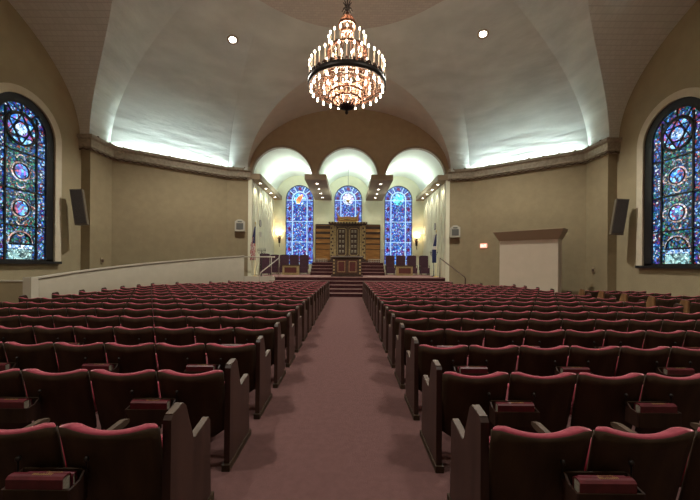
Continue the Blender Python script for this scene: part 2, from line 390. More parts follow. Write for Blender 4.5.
for sx, side in ((-1, 'left'), (1, 'right')):
    outer = [(CY-6.27, 0), (CY+6.27, 0), (CY+6.27, ZS), (CY+SA, ZS)]
    outer += [(CY+SA*math.cos(math.pi*i/40), ZS+SR*math.sin(math.pi*i/40)) for i in range(1, 40)]
    outer += [(CY-SA, ZS), (CY-6.27, ZS)]
    hole = arch_loop(WY, WH, WZ0, WSP)
    to3 = lambda u, v, d, sx=sx: (sx*(11.6+d), u, v)
    wl = struct(fill('wall_'+side, [outer, hole], to3, M['wall_side'], thick=.35))
    # window: trim, dark frame, bars, glass
    wn = struct(empty('window_%d' % (1 if sx < 0 else 2), (0, 0, 0)))
    if sx < 0: wn['label'] = 'tall arched mosaic stained glass window in the left wall'
    else: wn['label'] = 'tall arched mosaic stained glass window in the right wall'
    t = MB(); arched_frame(t, to3, WY, WH+.27, WZ0-.02, WSP, .27, -.06, .01); t.build('window_trim', M['trim'], wn)
    t = MB(); arched_frame(t, to3, WY, WH, WZ0, WSP, .30, .02, .16)
    bar2(t, to3, (WY-WH, WZ0+.03), (WY+WH, WZ0+.03), .12, .02, .16); t.build('window_frame', M['lead'], wn)
    t = MB()
    t.add([to3(*p) for p in ()], []) if False else None
    vs = [to3(u, v, d) for d in (-.16, .1) for (u, v) in ((WY-WH-.20, WZ0-.08), (WY+WH+.20, WZ0-.08), (WY+WH+.20, WZ0+.02), (WY-WH-.20, WZ0+.02))]
    t.add(vs, [(0, 1, 2, 3), (7, 6, 5, 4), (0, 4, 5, 1), (1, 5, 6, 2), (2, 6, 7, 3), (3, 7, 4, 0)]); t.build('window_sill', M['lead'], wn)
    # bars
    t = MB(); zt = WSP
    for u in (-.56, .56): bar2(t, to3, (WY+u, WZ0), (WY+u, zt+.62), .055, .05, .12)
    hz = [WZ0+1.28, WZ0+2.55, WZ0+3.90]
    for z in hz: bar2(t, to3, (WY-1.0, z), (WY+1.0, z), .05, .05, .12)
    cc = (WY, WSP+.02); cr_ = .54
    ring2(t, to3, cc, cr_-.03, cr_+.045, .04, .12)
    ring2(t, to3, cc, .24, .28, .05, .12)
    for k in range(2):
        tri = [(cc[0]+cr_*math.sin(2*math.pi*i/3+k*math.pi), cc[1]+cr_*math.cos(2*math.pi*i/3+k*math.pi)) for i in range(3)]
        for i in range(3): bar2(t, to3, tri[i], tri[(i+1) % 3], .035, .05, .12)
    for a in (20, 55, 90, 125, 160):
        a = math.radians(a); bar2(t, to3, (WY+.6*math.cos(a), WSP+.62*math.sin(a)), (WY+1.0*math.cos(a), WSP+1.0*math.sin(a)), .035, .05, .12)
    ring2(t, to3, (WY, WSP), .60, .64, .05, .12, 20, 0, math.pi)
    for z, s_ in ((WZ0+3.22, 1), (WZ0+1.9, 1)): ring2(t, to3, (WY, z), .26, .29, .05, .12)
    bar2(t, to3, (WY-.42, WZ0+.62), (WY+.42, WZ0+.62), .06, .05, .12)
    ring2(t, to3, (WY, WZ0+.66), .36, .39, .05, .12, 14, 0, math.pi)
    t.build('window_lead_bars', M['lead'], wn)
    # glass
    t = MB(); hb = .98
    for s_ in (-1, 1):
        a, b = sorted((WY+s_*.56, WY+s_*hb)); poly2(t, to3, [(a, WZ0), (b, WZ0), (b, WSP), (a, WSP)], .10, .13)
    rows = []
    for i in range(25):
        a = math.pi*i/24; rows.append([to3(WY+math.cos(a)*r, WSP+math.sin(a)*r, d) for r, d in ((.56, .10), (hb, .10), (hb, .13), (.56, .13), (.56, .10))])
    t.grid(rows, 0, False); t.build('border_glass', M['s_blue'], wn)
    t = MB(); poly2(t, to3, [(WY-.56, WZ0), (WY+.56, WZ0), (WY+.56, WSP)]+[(WY+.56*math.cos(math.pi*i/16), WSP+.56*math.sin(math.pi*i/16)) for i in range(1, 16)]+[(WY-.56, WSP)], .102, .132)
    t.build('column_glass', M['s_green'], wn)
    t = MB(); disc2(t, to3, cc, .50, .09, .101); t.build('star_glass', M['s_medal'], wn)
    t = MB(); disc2(t, to3, cc, .20, .08, .09)
    poly2(t, to3, [(WY-.42, WZ0+.62), (WY-.42, WZ0+.46), (WY+.42, WZ0+.46), (WY+.42, WZ0+.62)], .09, .101)
    t.build('pale_centre_glass', M['s_white'], wn)
    t = MB()
    for z in (WZ0+3.22, WZ0+1.9): disc2(t, to3, (WY, z), .25, .085, .10)
    t.build('medallion_glass', M['s_medal'], wn)
    t = MB()
    for z in (WZ0+3.22, WZ0+1.9):
        ring2(t, to3, (WY, z), .29, .34, .09, .10)
        for a in range(4):
            an = a*math.pi/2; ring2(t, to3, (WY+.40*math.cos(an), z+.44*math.sin(an)), .12, .16, .09, .10, 14, an-math.pi/2, an+math.pi/2)
    ring2(t, to3, (WY, WZ0+.66), .40, .45, .09, .10, 14, 0, math.pi)
    ring2(t, to3, (WY, WZ0+1.06), .12, .16, .09, .10, 14, math.pi, 2*math.pi)
    t.build('ring_glass', M['s_ring'], wn)
    t = MB(); poly2(t, to3, [(WY-.42, WZ0+.08), (WY+.42, WZ0+.08), (WY+.42, WZ0+.44), (WY-.42, WZ0+.44)], .09, .101); t.build('base_glass', M['s_pale'], wn)

# corner walls: pilaster, diagonal, stage shoulder
chain = [(11.6, 6.27), (11.2, 6.27), (11.2, 7.56), (6.98, 10.82), (5.72, 11.12)]
def offs(ch, d):
    out = []
    for i, p in enumerate(ch):
        ns = []
        for a, b in ((i-1, i), (i, i+1)):
            if a >= 0 and b < len(ch):
                t = (Vector(ch[b])-Vector(ch[a])).normalized(); ns.append(Vector((-t.y, t.x)))
        n = sum(ns, Vector((0, 0))).normalized()
        k = 1/max(.4, n.dot(ns[0])); q = Vector(p)+n*d*k; out.append((q.x, q.y))
    return out
# inward side is toward the room centre
test = offs(chain, 1)[3]
SG_ = 1 if (test[0]**2+test[1]**2) < (chain[3][0]**2+chain[3][1]**2) else -1
names = {(-1, 1): 'wall_front_left', (1, 1): 'wall_front_right', (-1, -1): 'wall_back_left', (1, -1): 'wall_back_right'}
def sweep(mb, ch, prof, sx, sy, mi=0):
    rows = [[(sx*x, CY+sy*y, z) for (x, y) in offs(ch, SG_*d)] for d, z in prof]
    mb.grid(rows, mi, False)
for sx in (-1, 1):
    for sy in (-1, 1):
        mb = MB(); sweep(mb, chain, [(-.3, 0), (0, 0), (0, ZS+.02), (-.3, ZS+.02)], sx, sy)
        struct(mb.build(names[(sx, sy)], M['wall']))
        if sy < 0: continue
        side = 'left' if sx < 0 else 'right'
        cn = MB(); sweep(cn, chain, [(-.3, 6.60), (.05, 6.60), (.09, 6.68), (.14, 6.72), (.15, 7.02), (.24, 7.08), (.26, 7.21), (.20, 7.21), (.20, 7.09), (-.3, 7.09)], sx, sy)
        co = struct(cn.build('trim_cornice_'+side, M['cornice']))
        rp = MB(); pts = []
        base = offs(chain, SG_*.10)
        for i in range(len(base)-1):
            a, b = Vector(base[i]), Vector(base[i+1]); n = max(2, int((b-a).length/.16))
            for j in range(n):
                p = a+(b-a)*j/n; pts.append((sx*p.x, CY+sy*p.y, 6.63+.022*((len(pts)) % 2*2-1)))
        rp.tube(pts, .034, 6); rp.build('rope_molding', M['rope'], co)
        bd = MB(); base = offs(chain, SG_*.23)
        for i in range(1, len(base)-1):
            a, b = Vector(base[i]), Vector(base[i+1]); n = max(2, int((b-a).length/.62))
            for j in range(n):
                p = a+(b-a)*(j+.5)/n; c0 = (sx*p.x, CY+sy*p.y, 7.21)
                bd.lathe([(.0, .05), (.035, .04), (.05, .01), (.05, -.02)], c0, 8)
                for hh in (-.2, 0, .2):
                    pass
        bd.build('cornice_stud', M['rope'], co)
        # cove lamp strip behind the cornice lip
        cv = MB(); pth = offs(chain, SG_*.12)[2:4]
        a, b = Vector(pth[0]), Vector(pth[1]); dd = (b-a).normalized(); nn = Vector((-dd.y, dd.x))*SG_
        a2 = a+dd*.1; b2 = b-dd*.05
        q = [a2-nn*.0, b2-nn*.0, b2+nn*.06, a2+nn*.06]
        vs = [(sx*p.x, CY+sy*p.y, z) for z in (7.095, 7.11) for p in q]
        cv.add(vs, [(0, 1, 2, 3), (7, 6, 5, 4), (0, 4, 5, 1), (1, 5, 6, 2), (2, 6, 7, 3), (3, 7, 4, 0)])
        o = cv.build('cove_lamp', M['cove'])
        tag(o, 'cool white lamp strip behind the %s cornice' % side, 'lamp')
# back wall behind the camera
bw = MB()
bp_ = [(-5.81, 0), (5.81, 0), (5.81, ZS)]+[(TA*math.cos(math.pi*i/30), ZS+TR*math.sin(math.pi*i/30)) for i in range(1, 30)]+[(-5.81, ZS)]
struct(fill('wall_back', [bp_], lambda u, v, d: (u, CY-11.12-d, v), M['wall'], thick=.3))

# stage front wall with three arches
AC = (-3.90, -.06, 3.86); AR = 1.74; AZ = EYE+5.05
lo = []
for c in AC:
    lo += [(c-AR*math.cos(math.pi*i/24), AZ+AR*math.sin(math.pi*i/24)) for i in range(25)]
bot = [(-5.86, 6.66), (-5.64, 6.66)]+[(lo[0][0], lo[0][1])]+lo[1:25]+[(lo[24][0], 6.7), (lo[25][0], 6.7)]+lo[25:50]+[(lo[49][0], 6.7), (lo[50][0], 6.7)]+lo[50:75]+[(5.6, 6.66), (5.86, 6.66)]
top = [(5.86, ZS)]+[(TA*math.cos(math.pi*i/40), ZS+TR*math.sin(math.pi*i/40)) for i in range(1, 40)]+[(-5.86, ZS)]
struct(fill('wall_front', [bot+top], lambda u, v, d: (u, DST+d, v), M['lunette'], thick=.18))
t3 = lambda u, v, d: (u, DST+d, v)
tr = MB()
for c in AC: ring2(tr, t3, (c, AZ), AR-.015, AR+.11, -.05, .20, 28, 0, math.pi)
struct(tr.build('trim_arches', M['ledge_side']))
for i_, (x0, x1) in enumerate(((-5.76, -5.14), (-2.58, -1.32), (1.28, 2.55), (5.14, 5.76))):
    b_ = MB(); b_.box(x0, x1, DST-.06, DBK, 6.64, 6.95)
    bo = struct(b_.build('trim_beam_%d' % (i_+1), M['beam']))
# niche vaults
nv = MB()
for c in AC:
    rows = [[(c+AR*math.cos(math.pi*i/24), y, AZ+AR*math.sin(math.pi*i/24)) for i in range(25)] for y in (DST+.17, 21, 23, DBK+.02)]
    nv.grid(rows, 0, True)
nv.box(-5.9, 5.9, DST+.19, DBK, AZ+AR+.03, AZ+AR+.2)
nv.box(-2.6, -1.3, DST+.19, DBK, 6.96, 7.0); nv.box(1.3, 2.6, DST+.19, DBK, 6.96, 7.0)
nv.nonorm = True
struct(nv.build('ceiling_vaults', M['vault']))
# stage side walls with battens
for sx, side in ((-1, 'left'), (1, 'right')):
    sw = MB(); a, b = sorted((sx*5.72, sx*6.0)); sw.box(a, b, DST, DBK+.2, 0, AZ+.1)
    a, b = sorted((sx*5.66, sx*6.98)); sw.box(min(sx*5.62, sx*5.85), max(sx*5.62, sx*5.85), DST-.03, DST+.12, 0.0, 6.64)
    for i in range(9):
        y = DST+.45+i*.62; a, b = sorted((sx*5.69, sx*5.73)); sw.box(a, b, y, y+.05, SZ, 6.64)
    struct(sw.build('wall_stage_'+side, M['cream']))
WC = (-3.78, -.06, 3.80); WHB = 1.07; WB0 = 1.75; WBS = EYE+6.08-1.07
struct(fill('wall_stage_back', [[(-6, 0), (6, 0), (6, 9.1), (-6, 9.1)]]+[arch_loop(c, WHB, WB0, WBS) for c in WC], lambda u, v, d: (u, DBK+d, v), M['cream'], thick=.35))
for k, c in enumerate(WC):
    wn = struct(empty('window_%d' % (3+k), (c, DBK, WB0)))
    wn['label'] = ('blue stained glass window behind the left chairs, orange medallion', 'blue stained glass window behind the ark, white medallion', 'blue stained glass window behind the right chairs, turquoise medallion')[k]
    z0 = 0; zs = WBS-WB0; T3 = lambda u, v, d: (u, d, v)
    t = MB(); arched_frame(t, T3, 0, WHB, z0, zs, .05, .03, .12); t.build('window_frame', M['palebar'] if 0 else M['lead'], wn)
    t = MB()
    for s_ in (-1, 1):
        a, b = sorted((s_*.56, s_*1.03)); poly2(t, T3, [(a, z0), (b, z0), (b, zs), (a, zs)], .10, .13)
    rows = []
    for i in range(25):
        a = math.pi*i/24; rows.append([T3(math.cos(a)*r, zs+math.sin(a)*r, d) for r, d in ((.56, .10), (1.03, .10), (1.03, .13), (.56, .13), (.56, .10))])
    t.grid(rows, 0, False); t.build('border_glass', M['g_border'], wn)
    t = MB(); poly2(t, T3, [(-.56, z0), (.56, z0), (.56, zs)]+[(.56*math.cos(math.pi*i/16), zs+.56*math.sin(math.pi*i/16)) for i in range(1, 16)]+[(-.56, zs)], .102, .132)
    t.build('column_glass', M['g_blue'], wn)
    t = MB()
    for s_ in (-1, 1):
        for j in range(7):
            z = .35+j*.78; poly2(t, T3, [(s_*.79-.13, z), (s_*.79, z-.2), (s_*.79+.13, z), (s_*.79, z+.2)], .085, .10)
    for a in (35, 90, 145):
        a = math.radians(a); disc2(t, T3, (.8*math.cos(a), zs+.8*math.sin(a)), .13, .085, .10, 8)
    t.build('wine_lozenge_glass', M['g_red'], wn)
    t = MB()
    for s_ in (-1, 1): bar2(t, T3, (s_*.56, z0), (s_*.56, zs), .07, .07, .12)
    for z in (zs-.08, zs-1.72, zs-3.3, zs-4.7):
        if z > 0.1: bar2(t, T3, (-1.03, z), (1.03, z), .05, .07, .12)
    ring2(t, T3, (0, zs), .52, .60, .07, .12, 20, 0, math.pi)
    for a in (40, 65, 115, 140):
        a = math.radians(a); bar2(t, T3, (.6*math.cos(a), zs+.6*math.sin(a)), (1.0*math.cos(a), zs+1.0*math.sin(a)), .05, .07, .12)
    t.build('pale_lead_bars', M['palebar'], wn)
    t = MB(); disc2(t, T3, (0, zs+.03), .44, .075, .10); t.build('medallion_glass', M[('g_blue2', 'g_white', 'g_teal')[k]], wn)
    if k == 0:
        t = MB(); poly2(t, T3, [(-.22, zs-.34), (-.02, zs-.36), (.28, zs+.28), (.16, zs+.40), (-.12, zs+.18), (-.30, zs-.1)], .06, .075); t.build('orange_figure_glass', M['g_orange'], wn)
# =====================================================================  STAGE FLOOR AND STEPS
st = empty('stage_platform', (0, 0, 0)); st['kind'] = 'structure'
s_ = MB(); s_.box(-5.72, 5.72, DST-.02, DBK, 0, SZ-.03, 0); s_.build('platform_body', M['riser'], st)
s_ = MB(); s_.box(-5.72, 5.72, DST-.02, DBK, SZ-.03, SZ); s_.box(-4.2, 5.46, 18.72, DST-.02, SZ-.03, SZ); s_.build('platform_carpet', M['tread'], st)
r_ = MB(); t_ = MB()
for i in range(5):
    y = 17.4+.33*i; z = .2*(i+1); e = (4-i)*.42
    r_.box(-4.2-e*.6, 5.46+e, y, y+.05 if i < 4 else DST-.02, max(0, z-.2), z-.03)
    t_.box(-4.2-e*.6, 5.46+e, y-.015, (y+.40) if i < 4 else DST-.02, z-.03, z-.0005*i)
    r_.box(-4.2-e*.6, -4.15-e*.6, y, DST-.02, 0, z-.03); r_.box(5.41+e, 5.46+e, y, min(DST-.02, 18.9), 0, z-.03)
    t_.box(5.40+e-.4, 5.46+e, y+.1, 18.9, z-.031, z-.001)
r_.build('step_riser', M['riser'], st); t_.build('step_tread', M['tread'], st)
# ramp landing and ramp parapet
ld = MB(); ld.box(-5.75, -4.2, 18.45, 18.98, 0, SZ-.02); ld.box(-5.95, -4.2, 18.38, 18.46, 0, SZ+.03)
o = ld.build('ramp_landing', M['cap']); struct(o)
def rampxy(t):
    P0, P1, P2 = Vector((-9.80, 10.25)), Vector((-9.85, 14.6)), Vector((-5.85, 18.25))
    return P0*(1-t)**2+P1*2*t*(1-t)+P2*t*t
rw = MB(); rc = MB(); n = 30; R1, R2 = [], []
for i in range(n+1):
    t = i/n; p = rampxy(t); d = (rampxy(min(1, t+.01))-rampxy(max(0, t-.01))).normalized(); nn = Vector((d.y, -d.x))
    z = 1.21+(2.15-1.21)*(t**.95)
    a = p+nn*.06; b = p-nn*.06; a2 = p+nn*.09; b2 = p-nn*.09
    R1.append([(a.x, a.y, 0), (a.x, a.y, z), (b.x, b.y, z), (b.x, b.y, 0)])
    R2.append([(a2.x, a2.y, z), (a2.x, a2.y, z+.05), (b2.x, b2.y, z+.05), (b2.x, b2.y, z), (a2.x, a2.y, z)])
rw.grid(R1, 0, True); rc.grid(R2, 0, False)
rp = empty('ramp_parapet', (0, 0, 0), 0, 'long curved cream parapet rising along the ramp on the left', 'parapet')
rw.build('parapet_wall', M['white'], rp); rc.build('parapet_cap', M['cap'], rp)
pp = MB(); pp.box(-9.98, -9.72, 10.02, 10.26, 0, 1.27); pp.build('end_post', M['cap'], rp)
pl = empty('low_wall', (0, 0, 0), 0, 'low plain wall between the ramp post and the window wall', 'wall')
q = MB(); q.box(-11.6, -9.98, 10.05, 10.18, 0, 1.13); q.build('wall_body', M['wall_side'], pl)
q = MB(); q.box(-11.6, -9.98, 10.02, 10.21, 1.13, 1.17); q.build('wall_cap', M['cap'], pl)
# =====================================================================  SEATS
SW, RS, Y0 = .56, .92, 1.776
AXL, AXR = -.985, .745
def smoothgrid(hw, v0, ztop, zbot, yf, yb, edge=.012, nx=12, nz=8, botround=0., topdip=.042, taper=1.):
    """a curved slab: rear face at yf offset, front face at yb offset"""
    def P(s, v, off):
        h = hw-.014*(1-v)-botround*max(0, (.16-v)/.16)**2*1.0
        zt = ztop-topdip*(1-s*s)
        if abs(s) > .8: zt -= .014*((abs(s)-.8)/.2)**2
        z = zbot+(zt-zbot)*v
        y = (1-v)*.13*1.0-.030*(1-s*s)+off
        return (s*h, y, z)
    rows = []
    vs = [v0+(1-v0)*j/nz for j in range(nz+1)]
    ss = [-1+2*i/nx for i in range(nx+1)]
    loop = lambda off, k: None
    back = [[P(s, v, yf) for s in ss] for v in vs]
    front = [[(q[0]*taper, q[1], q[2]) for q in [P(s, v, yb) for s in ss]] for v in vs]
    mb = MB(); mb.grid(back, 0, True); mb.grid([r[::-1] for r in front], 0, True)
    # edge band pushed outward a little for a rounded rim
    per = [(i, 0) for i in range(nx+1)]+[(nx, j) for j in range(1, nz+1)]+[(i, nz) for i in range(nx-1, -1, -1)]+[(0, j) for j in range(nz-1, 0, -1)]
    c = (0, 0, (ztop+zbot)/2); rows = []
    for k, t in ((0, 0), (.5, 1), (1, 0)) if edge < .008 else ((0, 0), (.2, .7), (.5, 1), (.8, .7), (1, 0)):
        row = []
        for (i, j) in per:
            a = Vector(back[j][i]); b = Vector(front[j][i]); p = a.lerp(b, k)
            d = Vector((0, 0, 0))
            if i in (0, nx): d.x = -1 if i == 0 else 1
            if j in (0, nz): d.z = -1 if j == 0 else 1
            d.normalize(); row.append(tuple(p+d*edge*t))
        rows.append(row)
    mb.grid(rows, 0, True, True)
    return mb
def parts_common(root, panel=None, pmat=None, side=0):
    smoothgrid(.271, 0, .846, .235, 0.0, .02, .003, botround=.11).build('backrest', M['chairwood'], root)
    smoothgrid(.270, .36, .850, .235, .004, .050, .010, taper=.78).build('upholstery', M['velvet'], root)
    s = MB(); s.grid([[(x*.205, .17+.015*abs(x)**2+k, .40+z*.26) for x in (-1, -.6, 0, .6, 1)] for k, z in ((.0, .04), (-.012, .5), (0, 1), (.05, 1.04), (.095, 1), (.10, .5), (.09, .04), (.05, 0), (.0, .04))], 0, True)
    s.nonorm = False
    s.add([( -.205, .175, .43), (-.205, .265, .43), (-.205, .265, .65), (-.205, .185, .65)], [(0, 1, 2, 3)]); s.add([(.205, .175, .43), (.205, .265, .43), (.205, .265, .65), (.205, .185, .65)], [(3, 2, 1, 0)])
    s.build('seat_cushion', M['velvet'], root)
def standard(root, x, mirror=1):
    s = MB(); s.prism([(.10, 0), (.36, 0), (.36, .03), (.26, .06), (.24, .56), (.12, .56), (.14, .06), (.10, .03)], x-.014, x+.014, 'x'); s.build('standard', M['iron'], root)
    a = MB(); a.prism([(.10, .575), (.50, .60), (.53, .612), (.53, .632), (.48, .645), (.10, .625)], x-.019, x+.019, 'x'); a.build('armrest', M['armwood'], root)
def end_panel(root, x, m, side):
    e = MB()
    prof = [(.045, .05), (.595, .05), (.575, .605), (.555, .632), (.345, .600), (.325, .612), (.225, .862), (.20, .885), (.17, .89), (.075, .872), (.055, .85)]
    e.prism(prof, x-.024, x+.024, 'x'); po = e.build('end_panel', m, root)
    b = MB(); b.box(x-.034, x+.034, .02, .63, 0, .055); b.build('plinth', M['chairwood'], po)
    # slim top edge strips, paler than the panel wood
    c = MB()
    def strip(p, q):

        p = Vector(p); q = Vector(q); t = (q-p).normalized(); n = Vector((-t.y, t.x))*.006
        if n.y < 0: n = -n
        c.prism([tuple(p), tuple(q), tuple(q+n), tuple(p+n)], x-.022, x+.022, 'x')
    strip((.075, .872), (.19, .888)); c.build('pale_top_edge', M['armwood'], po)
    c = MB(); strip((.345, .600), (.555, .632)); c.build('pale_arm_edge', M['armwood'], po)
def proto(kind):
    r = empty('auditorium_seat')
    parts_common(r)
    if kind == 'mid_l': standard(r, -SW/2+.025)
    if kind == 'mid_r': standard(r, SW/2-.025)
    if kind == 'aisle_l': end_panel(r, SW/2+.010, M['panelwood'], 1); standard(r, -SW/2+.025)     # block left of the aisle
    if kind == 'aisle_r': end_panel(r, -SW/2-.010, M['panelwood'], -1); standard(r, SW/2-.025)
    if kind == 'side': end_panel(r, -SW/2-.010, M['panelwood2'], -1); standard(r, SW/2-.025)
    if kind == 'far_l': end_panel(r, -SW/2-.010, M['panelwood'], -1)
    if kind == 'far_r': end_panel(r, SW/2+.010, M['panelwood'], 1)
    return r
ORD = ['first', 'second', 'third', 'fourth', 'fifth', 'sixth', 'seventh', 'eighth', 'ninth', 'tenth', 'eleventh', 'twelfth', 'thirteenth', 'fourteenth', 'fifteenth', 'sixteenth', 'seventeenth']
ROWN = ['nearest']+[q+' nearest' for q in ORD[1:]]
LN = [13]*14+[12, 10, 9]; RN = [12]*15+[10, 8]
seats = []   # (x, y, kind, label, group)
def vis(x, y):
    d = y-.05; return (abs(x)-.28) < 1.085*(d+.25)
for k in range(17):
    y = Y0+RS*k
    for j in range(LN[k]):
        x = AXL-.035-SW/2-SW*j
        kd = 'aisle_l' if j == 0 else ('far_l' if j == LN[k]-1 else 'mid_l')
        if vis(x, y): seats.append((x, y, kd, 'red-edged seat left of the aisle, %s row, %s from the aisle' % (ROWN[k], ORD[j]), 'seats in rows left of the aisle'))
    for j in range(RN[k]):
        x = AXR+.035+SW/2+SW*j
        kd = 'aisle_r' if j == 0 else ('far_r' if j == RN[k]-1 else 'mid_r')
        if vis(x, y): seats.append((x, y, kd, 'red-edged seat right of the aisle, %s row, %s from the aisle' % (ROWN[k], ORD[j]), 'seats in rows right of the aisle'))
sn = 0
for k in range(6, 12):
    y = Y0+RS*k
    for j in range(4):
        x = 8.62+SW/2+SW*j
        if x > 10.8 or not vis(x, y): continue
        seats.append((x, y, 'side' if j == 0 else 'mid_r', 'seat in the block by the right wall, %s row, %s from its brown end' % (ROWN[k-6], ORD[j]), 'seats in the side block by the right wall'))
# the 300 that show largest: nearest in depth first
seats.sort(key=lambda s: (s[1] if s[2] != 'side' else s[1]-3, abs(s[0])))
print('SEATS', len(seats))
first = {}
for (x, y, kd, lab, grp) in seats[:300]:
    if kd not in first: o = first[kd] = proto(kd)
    else: o = copy_tree(first[kd])
    o.location = (x, y, 0); o['label'] = lab; o['category'] = 'seat'; o['group'] = grp
rest = seats[300:]
if rest:
    V, F, MI, SM = [], [], [], []; mats = []
    for (x, y, kd, _, _) in rest:
        if kd not in first: first[kd] = proto(kd)
        def walk(o):
            for ch in o.children:
                me = ch.data; b = len(V)
                if me.materials[0] not in mats: mats.append(me.materials[0])
                mi = mats.index(me.materials[0])
                V.extend((v.co.x+x, v.co.y+y, v.co.z) for v in me.vertices)
                for p in me.polygons: F.append(tuple(b+i for i in p.vertices)); MI.append(mi); SM.append(p.use_smooth)
                walk(ch)
        walk(first[kd])
    mb = MB(); mb.v = V; mb.f = F; mb.m = MI; mb.sm = SM; mb.nonorm = True
    o = mb.build('auditorium_seat', mats); tag(o, 'farthest small rows of red-edged seats just below the stage steps', 'seats', None, 'stuff')
# prototypes never placed (kind only among the far seats) go away
for kd, o in first.items():
    if 'label' not in o:
        for c in list(o.children_recursive): bpy.data.objects.remove(c)
        bpy.data.objects.remove(o)

# =====================================================================  BOOK RACKS AND BOOKS
def make_rack():
    r = empty('book_rack')
    s = MB(); s.box(-.165, .165, -.012, .0, .0, .16); s.build('back_board', M['chairwood'], r)
    s = MB(); s.prism([(-.155, .0), (.165, .0), (.165, .115), (-.165, .115)], -.115, -.103, 'y'); s.build('front_board', M['chairwood'], r)
    s = MB(); s.box(-.165, .165, -.103, -.012, .0, .012); s.build('shelf', M['chairwood'], r)
    for sx in (-1, 1):
        s = MB(); s.prism([(-.115, 0), (0, 0), (0, .155), (-.02, .155), (-.05, .125), (-.115, .115)], sx*.17-.006, sx*.17+.006, 'x'); s.build('side_board', M['panelwood'], r)
        s = MB(); s.lathe([(.004, .13), (.004, .20), (.011, .205), (.014, .218), (.009, .230), (0.0, .232)], (sx*.184, -.02, 0), 8); s.build('knob', M['iron'], r)
    return r
def make_book(m, L_, T_, H_):
    r = empty('prayer_book')
    # spine up: cover wraps the page block
    c = MB(); h = T_/2
    pr = [(-h, 0), (-h+.004, 0), (-h+.004, H_-.012), (0, H_-.006), (h-.004, H_-.012), (h-.004, 0), (h, 0), (h, H_-.014), (h*.6, H_-.003), (0, H_), (-h*.6, H_-.003), (-h, H_-.014)]
    rows = [[(x, p[0], p[1]) for p in pr] for x in (-L_/2, L_/2)]
    c.grid(rows, 0, False, True)
    for a, b in ((-1, 0), ):
        pass
    n = len(pr)
    for x in (-L_/2, L_/2): 
        v = [(x, p[0], p[1]) for p in pr]
        for i in range(5): c.add([v[i], v[i+1], v[(11-i) % n], v[(12-i) % n]], [(0, 1, 2, 3)])
    c.build('cover', m, r)
    g = MB(); g.box(-L_/2+.006, L_/2-.006, -h+.005, h-.005, .006, H_-.012); g.build('pages', M['page'], r)
    t = MB(); rnd = random.Random(int(L_*1000))
    for (a, b) in ((-.02, .05),):
        x = a
        while x < b:
            t.box(x*L_/.2, (x+.003)*L_/.2, -h*.35, -h*.35+h*.8*rnd.uniform(.4, 1), H_-.0012, H_+.0006); x += .0065
    t.build('spine_marks', M['gold'], r)
    return r
rackp = make_rack(); b1 = make_book(M['book'], .29, .056, .165); b2 = make_book(M['book2'], .25, .03, .145)
used = False
def put(src, flag, loc, lab, cat, grp):
    o = src if not flag.get(src.name) else copy_tree(src); flag[src.name] = True
    o.location = loc; o['label'] = lab; o['category'] = cat; o['group'] = grp; return o
fl_ = {}
for k in range(4):
    y = Y0+RS*k
    for side in (-1, 1):
        for q in range(4):
            j = 2*q+1
            x = (AXL-.035-SW*j) if side < 0 else (AXR+.035+SW*j)
            if abs(x)-.2 > 1.07*(y): continue
            sd = 'left' if side < 0 else 'right'
            where = '%s of the aisle, %s row, %s from the aisle' % (sd, ROWN[k], ORD[q])
            yb = y-.012+.020
            put(rackp, fl_, (x, yb-.012, .46), 'wooden book rack '+where, 'book rack', 'book racks on the seat backs')
            dx = rnd_ = random.Random(k*7+q*3+side).uniform(-.015, .015)
            put(b1, fl_, (x+dx, yb-.012-.083, .473), 'thick red book in the %s rack %s of the aisle, %s row' % (ORD[q], sd, ROWN[k]), 'book', 'red prayer books in the racks')
            put(b2, fl_, (x-dx, yb-.012-.036, .473), 'thin burgundy book behind the thick one, %s rack %s of the aisle, %s row' % (ORD[q], sd, ROWN[k]), 'book', 'burgundy prayer books in the racks')
# =====================================================================  CHANDELIER
ch = empty('chandelier', (-.07, CY, 0), 0, 'large tiered brass chandelier with rings of lit candle lamps hanging over the seats', 'chandelier')
CZ = 5.98
def put_parts(src, r, n, z, name_, a0=0, tilt=0):
    pass
candle_mb = MB(); candle_mb.lathe([(.0, -.03), (.012, -.03), (.03, .0), (.032, .012), (.012, .016), (.0105, .022), (.0105, .25), (0, .252)], (0, 0, 0), 8)
cup = MB(); cup.lathe([(0, -.05), (.014, -.045), (.034, .0), (.036, .014), (.014, .018)], (0, 0, 0), 8)
bulb_mb = MB(); bulb_mb.lathe([(0, 0), (.010, .01), (.018, .03), (.016, .048), (.007, .068), (0, .078)], (0, 0, .25), 8)
glob_mb = MB(); glob_mb.lathe([(0, -.08), (.018, -.074), (.026, -.05), (.022, -.025), (.012, -.01), (.012, .02), (0, .02)], (0, 0, 0), 8)
cp = candle_mb.build('candle', M['candle'], ch); bb = bulb_mb.build('bulb', M['bulb'], cp); cu = cup.build('cup', M['copper'], cp)
gb = glob_mb.build('hanging_bulb', M['bulb'], ch)
firstc = [True]; firstg = [True]
def ring_of(src, flag, n, r, z, off=0., sc=1.):
    for i in range(n):
        a = 2*math.pi*(i+off)/n
        o = src if flag[0] else copy_tree(src, ch)
        flag[0] = False
        o.location = (r*math.cos(a), r*math.sin(a), z); o.scale = (sc, sc, sc)
ring_of(cp, firstc, 34, .90, CZ+.17, .5, 1.2)
ring_of(cp, firstc, 16, .56, CZ+.22, .5, 1.0)
ring_of(cp, firstc, 18, .45, CZ+.86, .5, 1.15)
ring_of(cp, firstc, 12, .34, CZ-.28, .5, .85)
ring_of(gb, firstg, 24, .86, CZ-.04, 0)
ring_of(gb, firstg, 14, .56, CZ-.02, .5, .9)
def rsec(mb, r0, r1, z0, z1, n=48): mb.lathe([(r0, z0), (r1, z0), (r1, z1), (r0, z1), (r0, z0)], (0, 0, 0), n)
m_ = MB(); rsec(m_, .905, .935, CZ-.02, CZ+.12, 64)
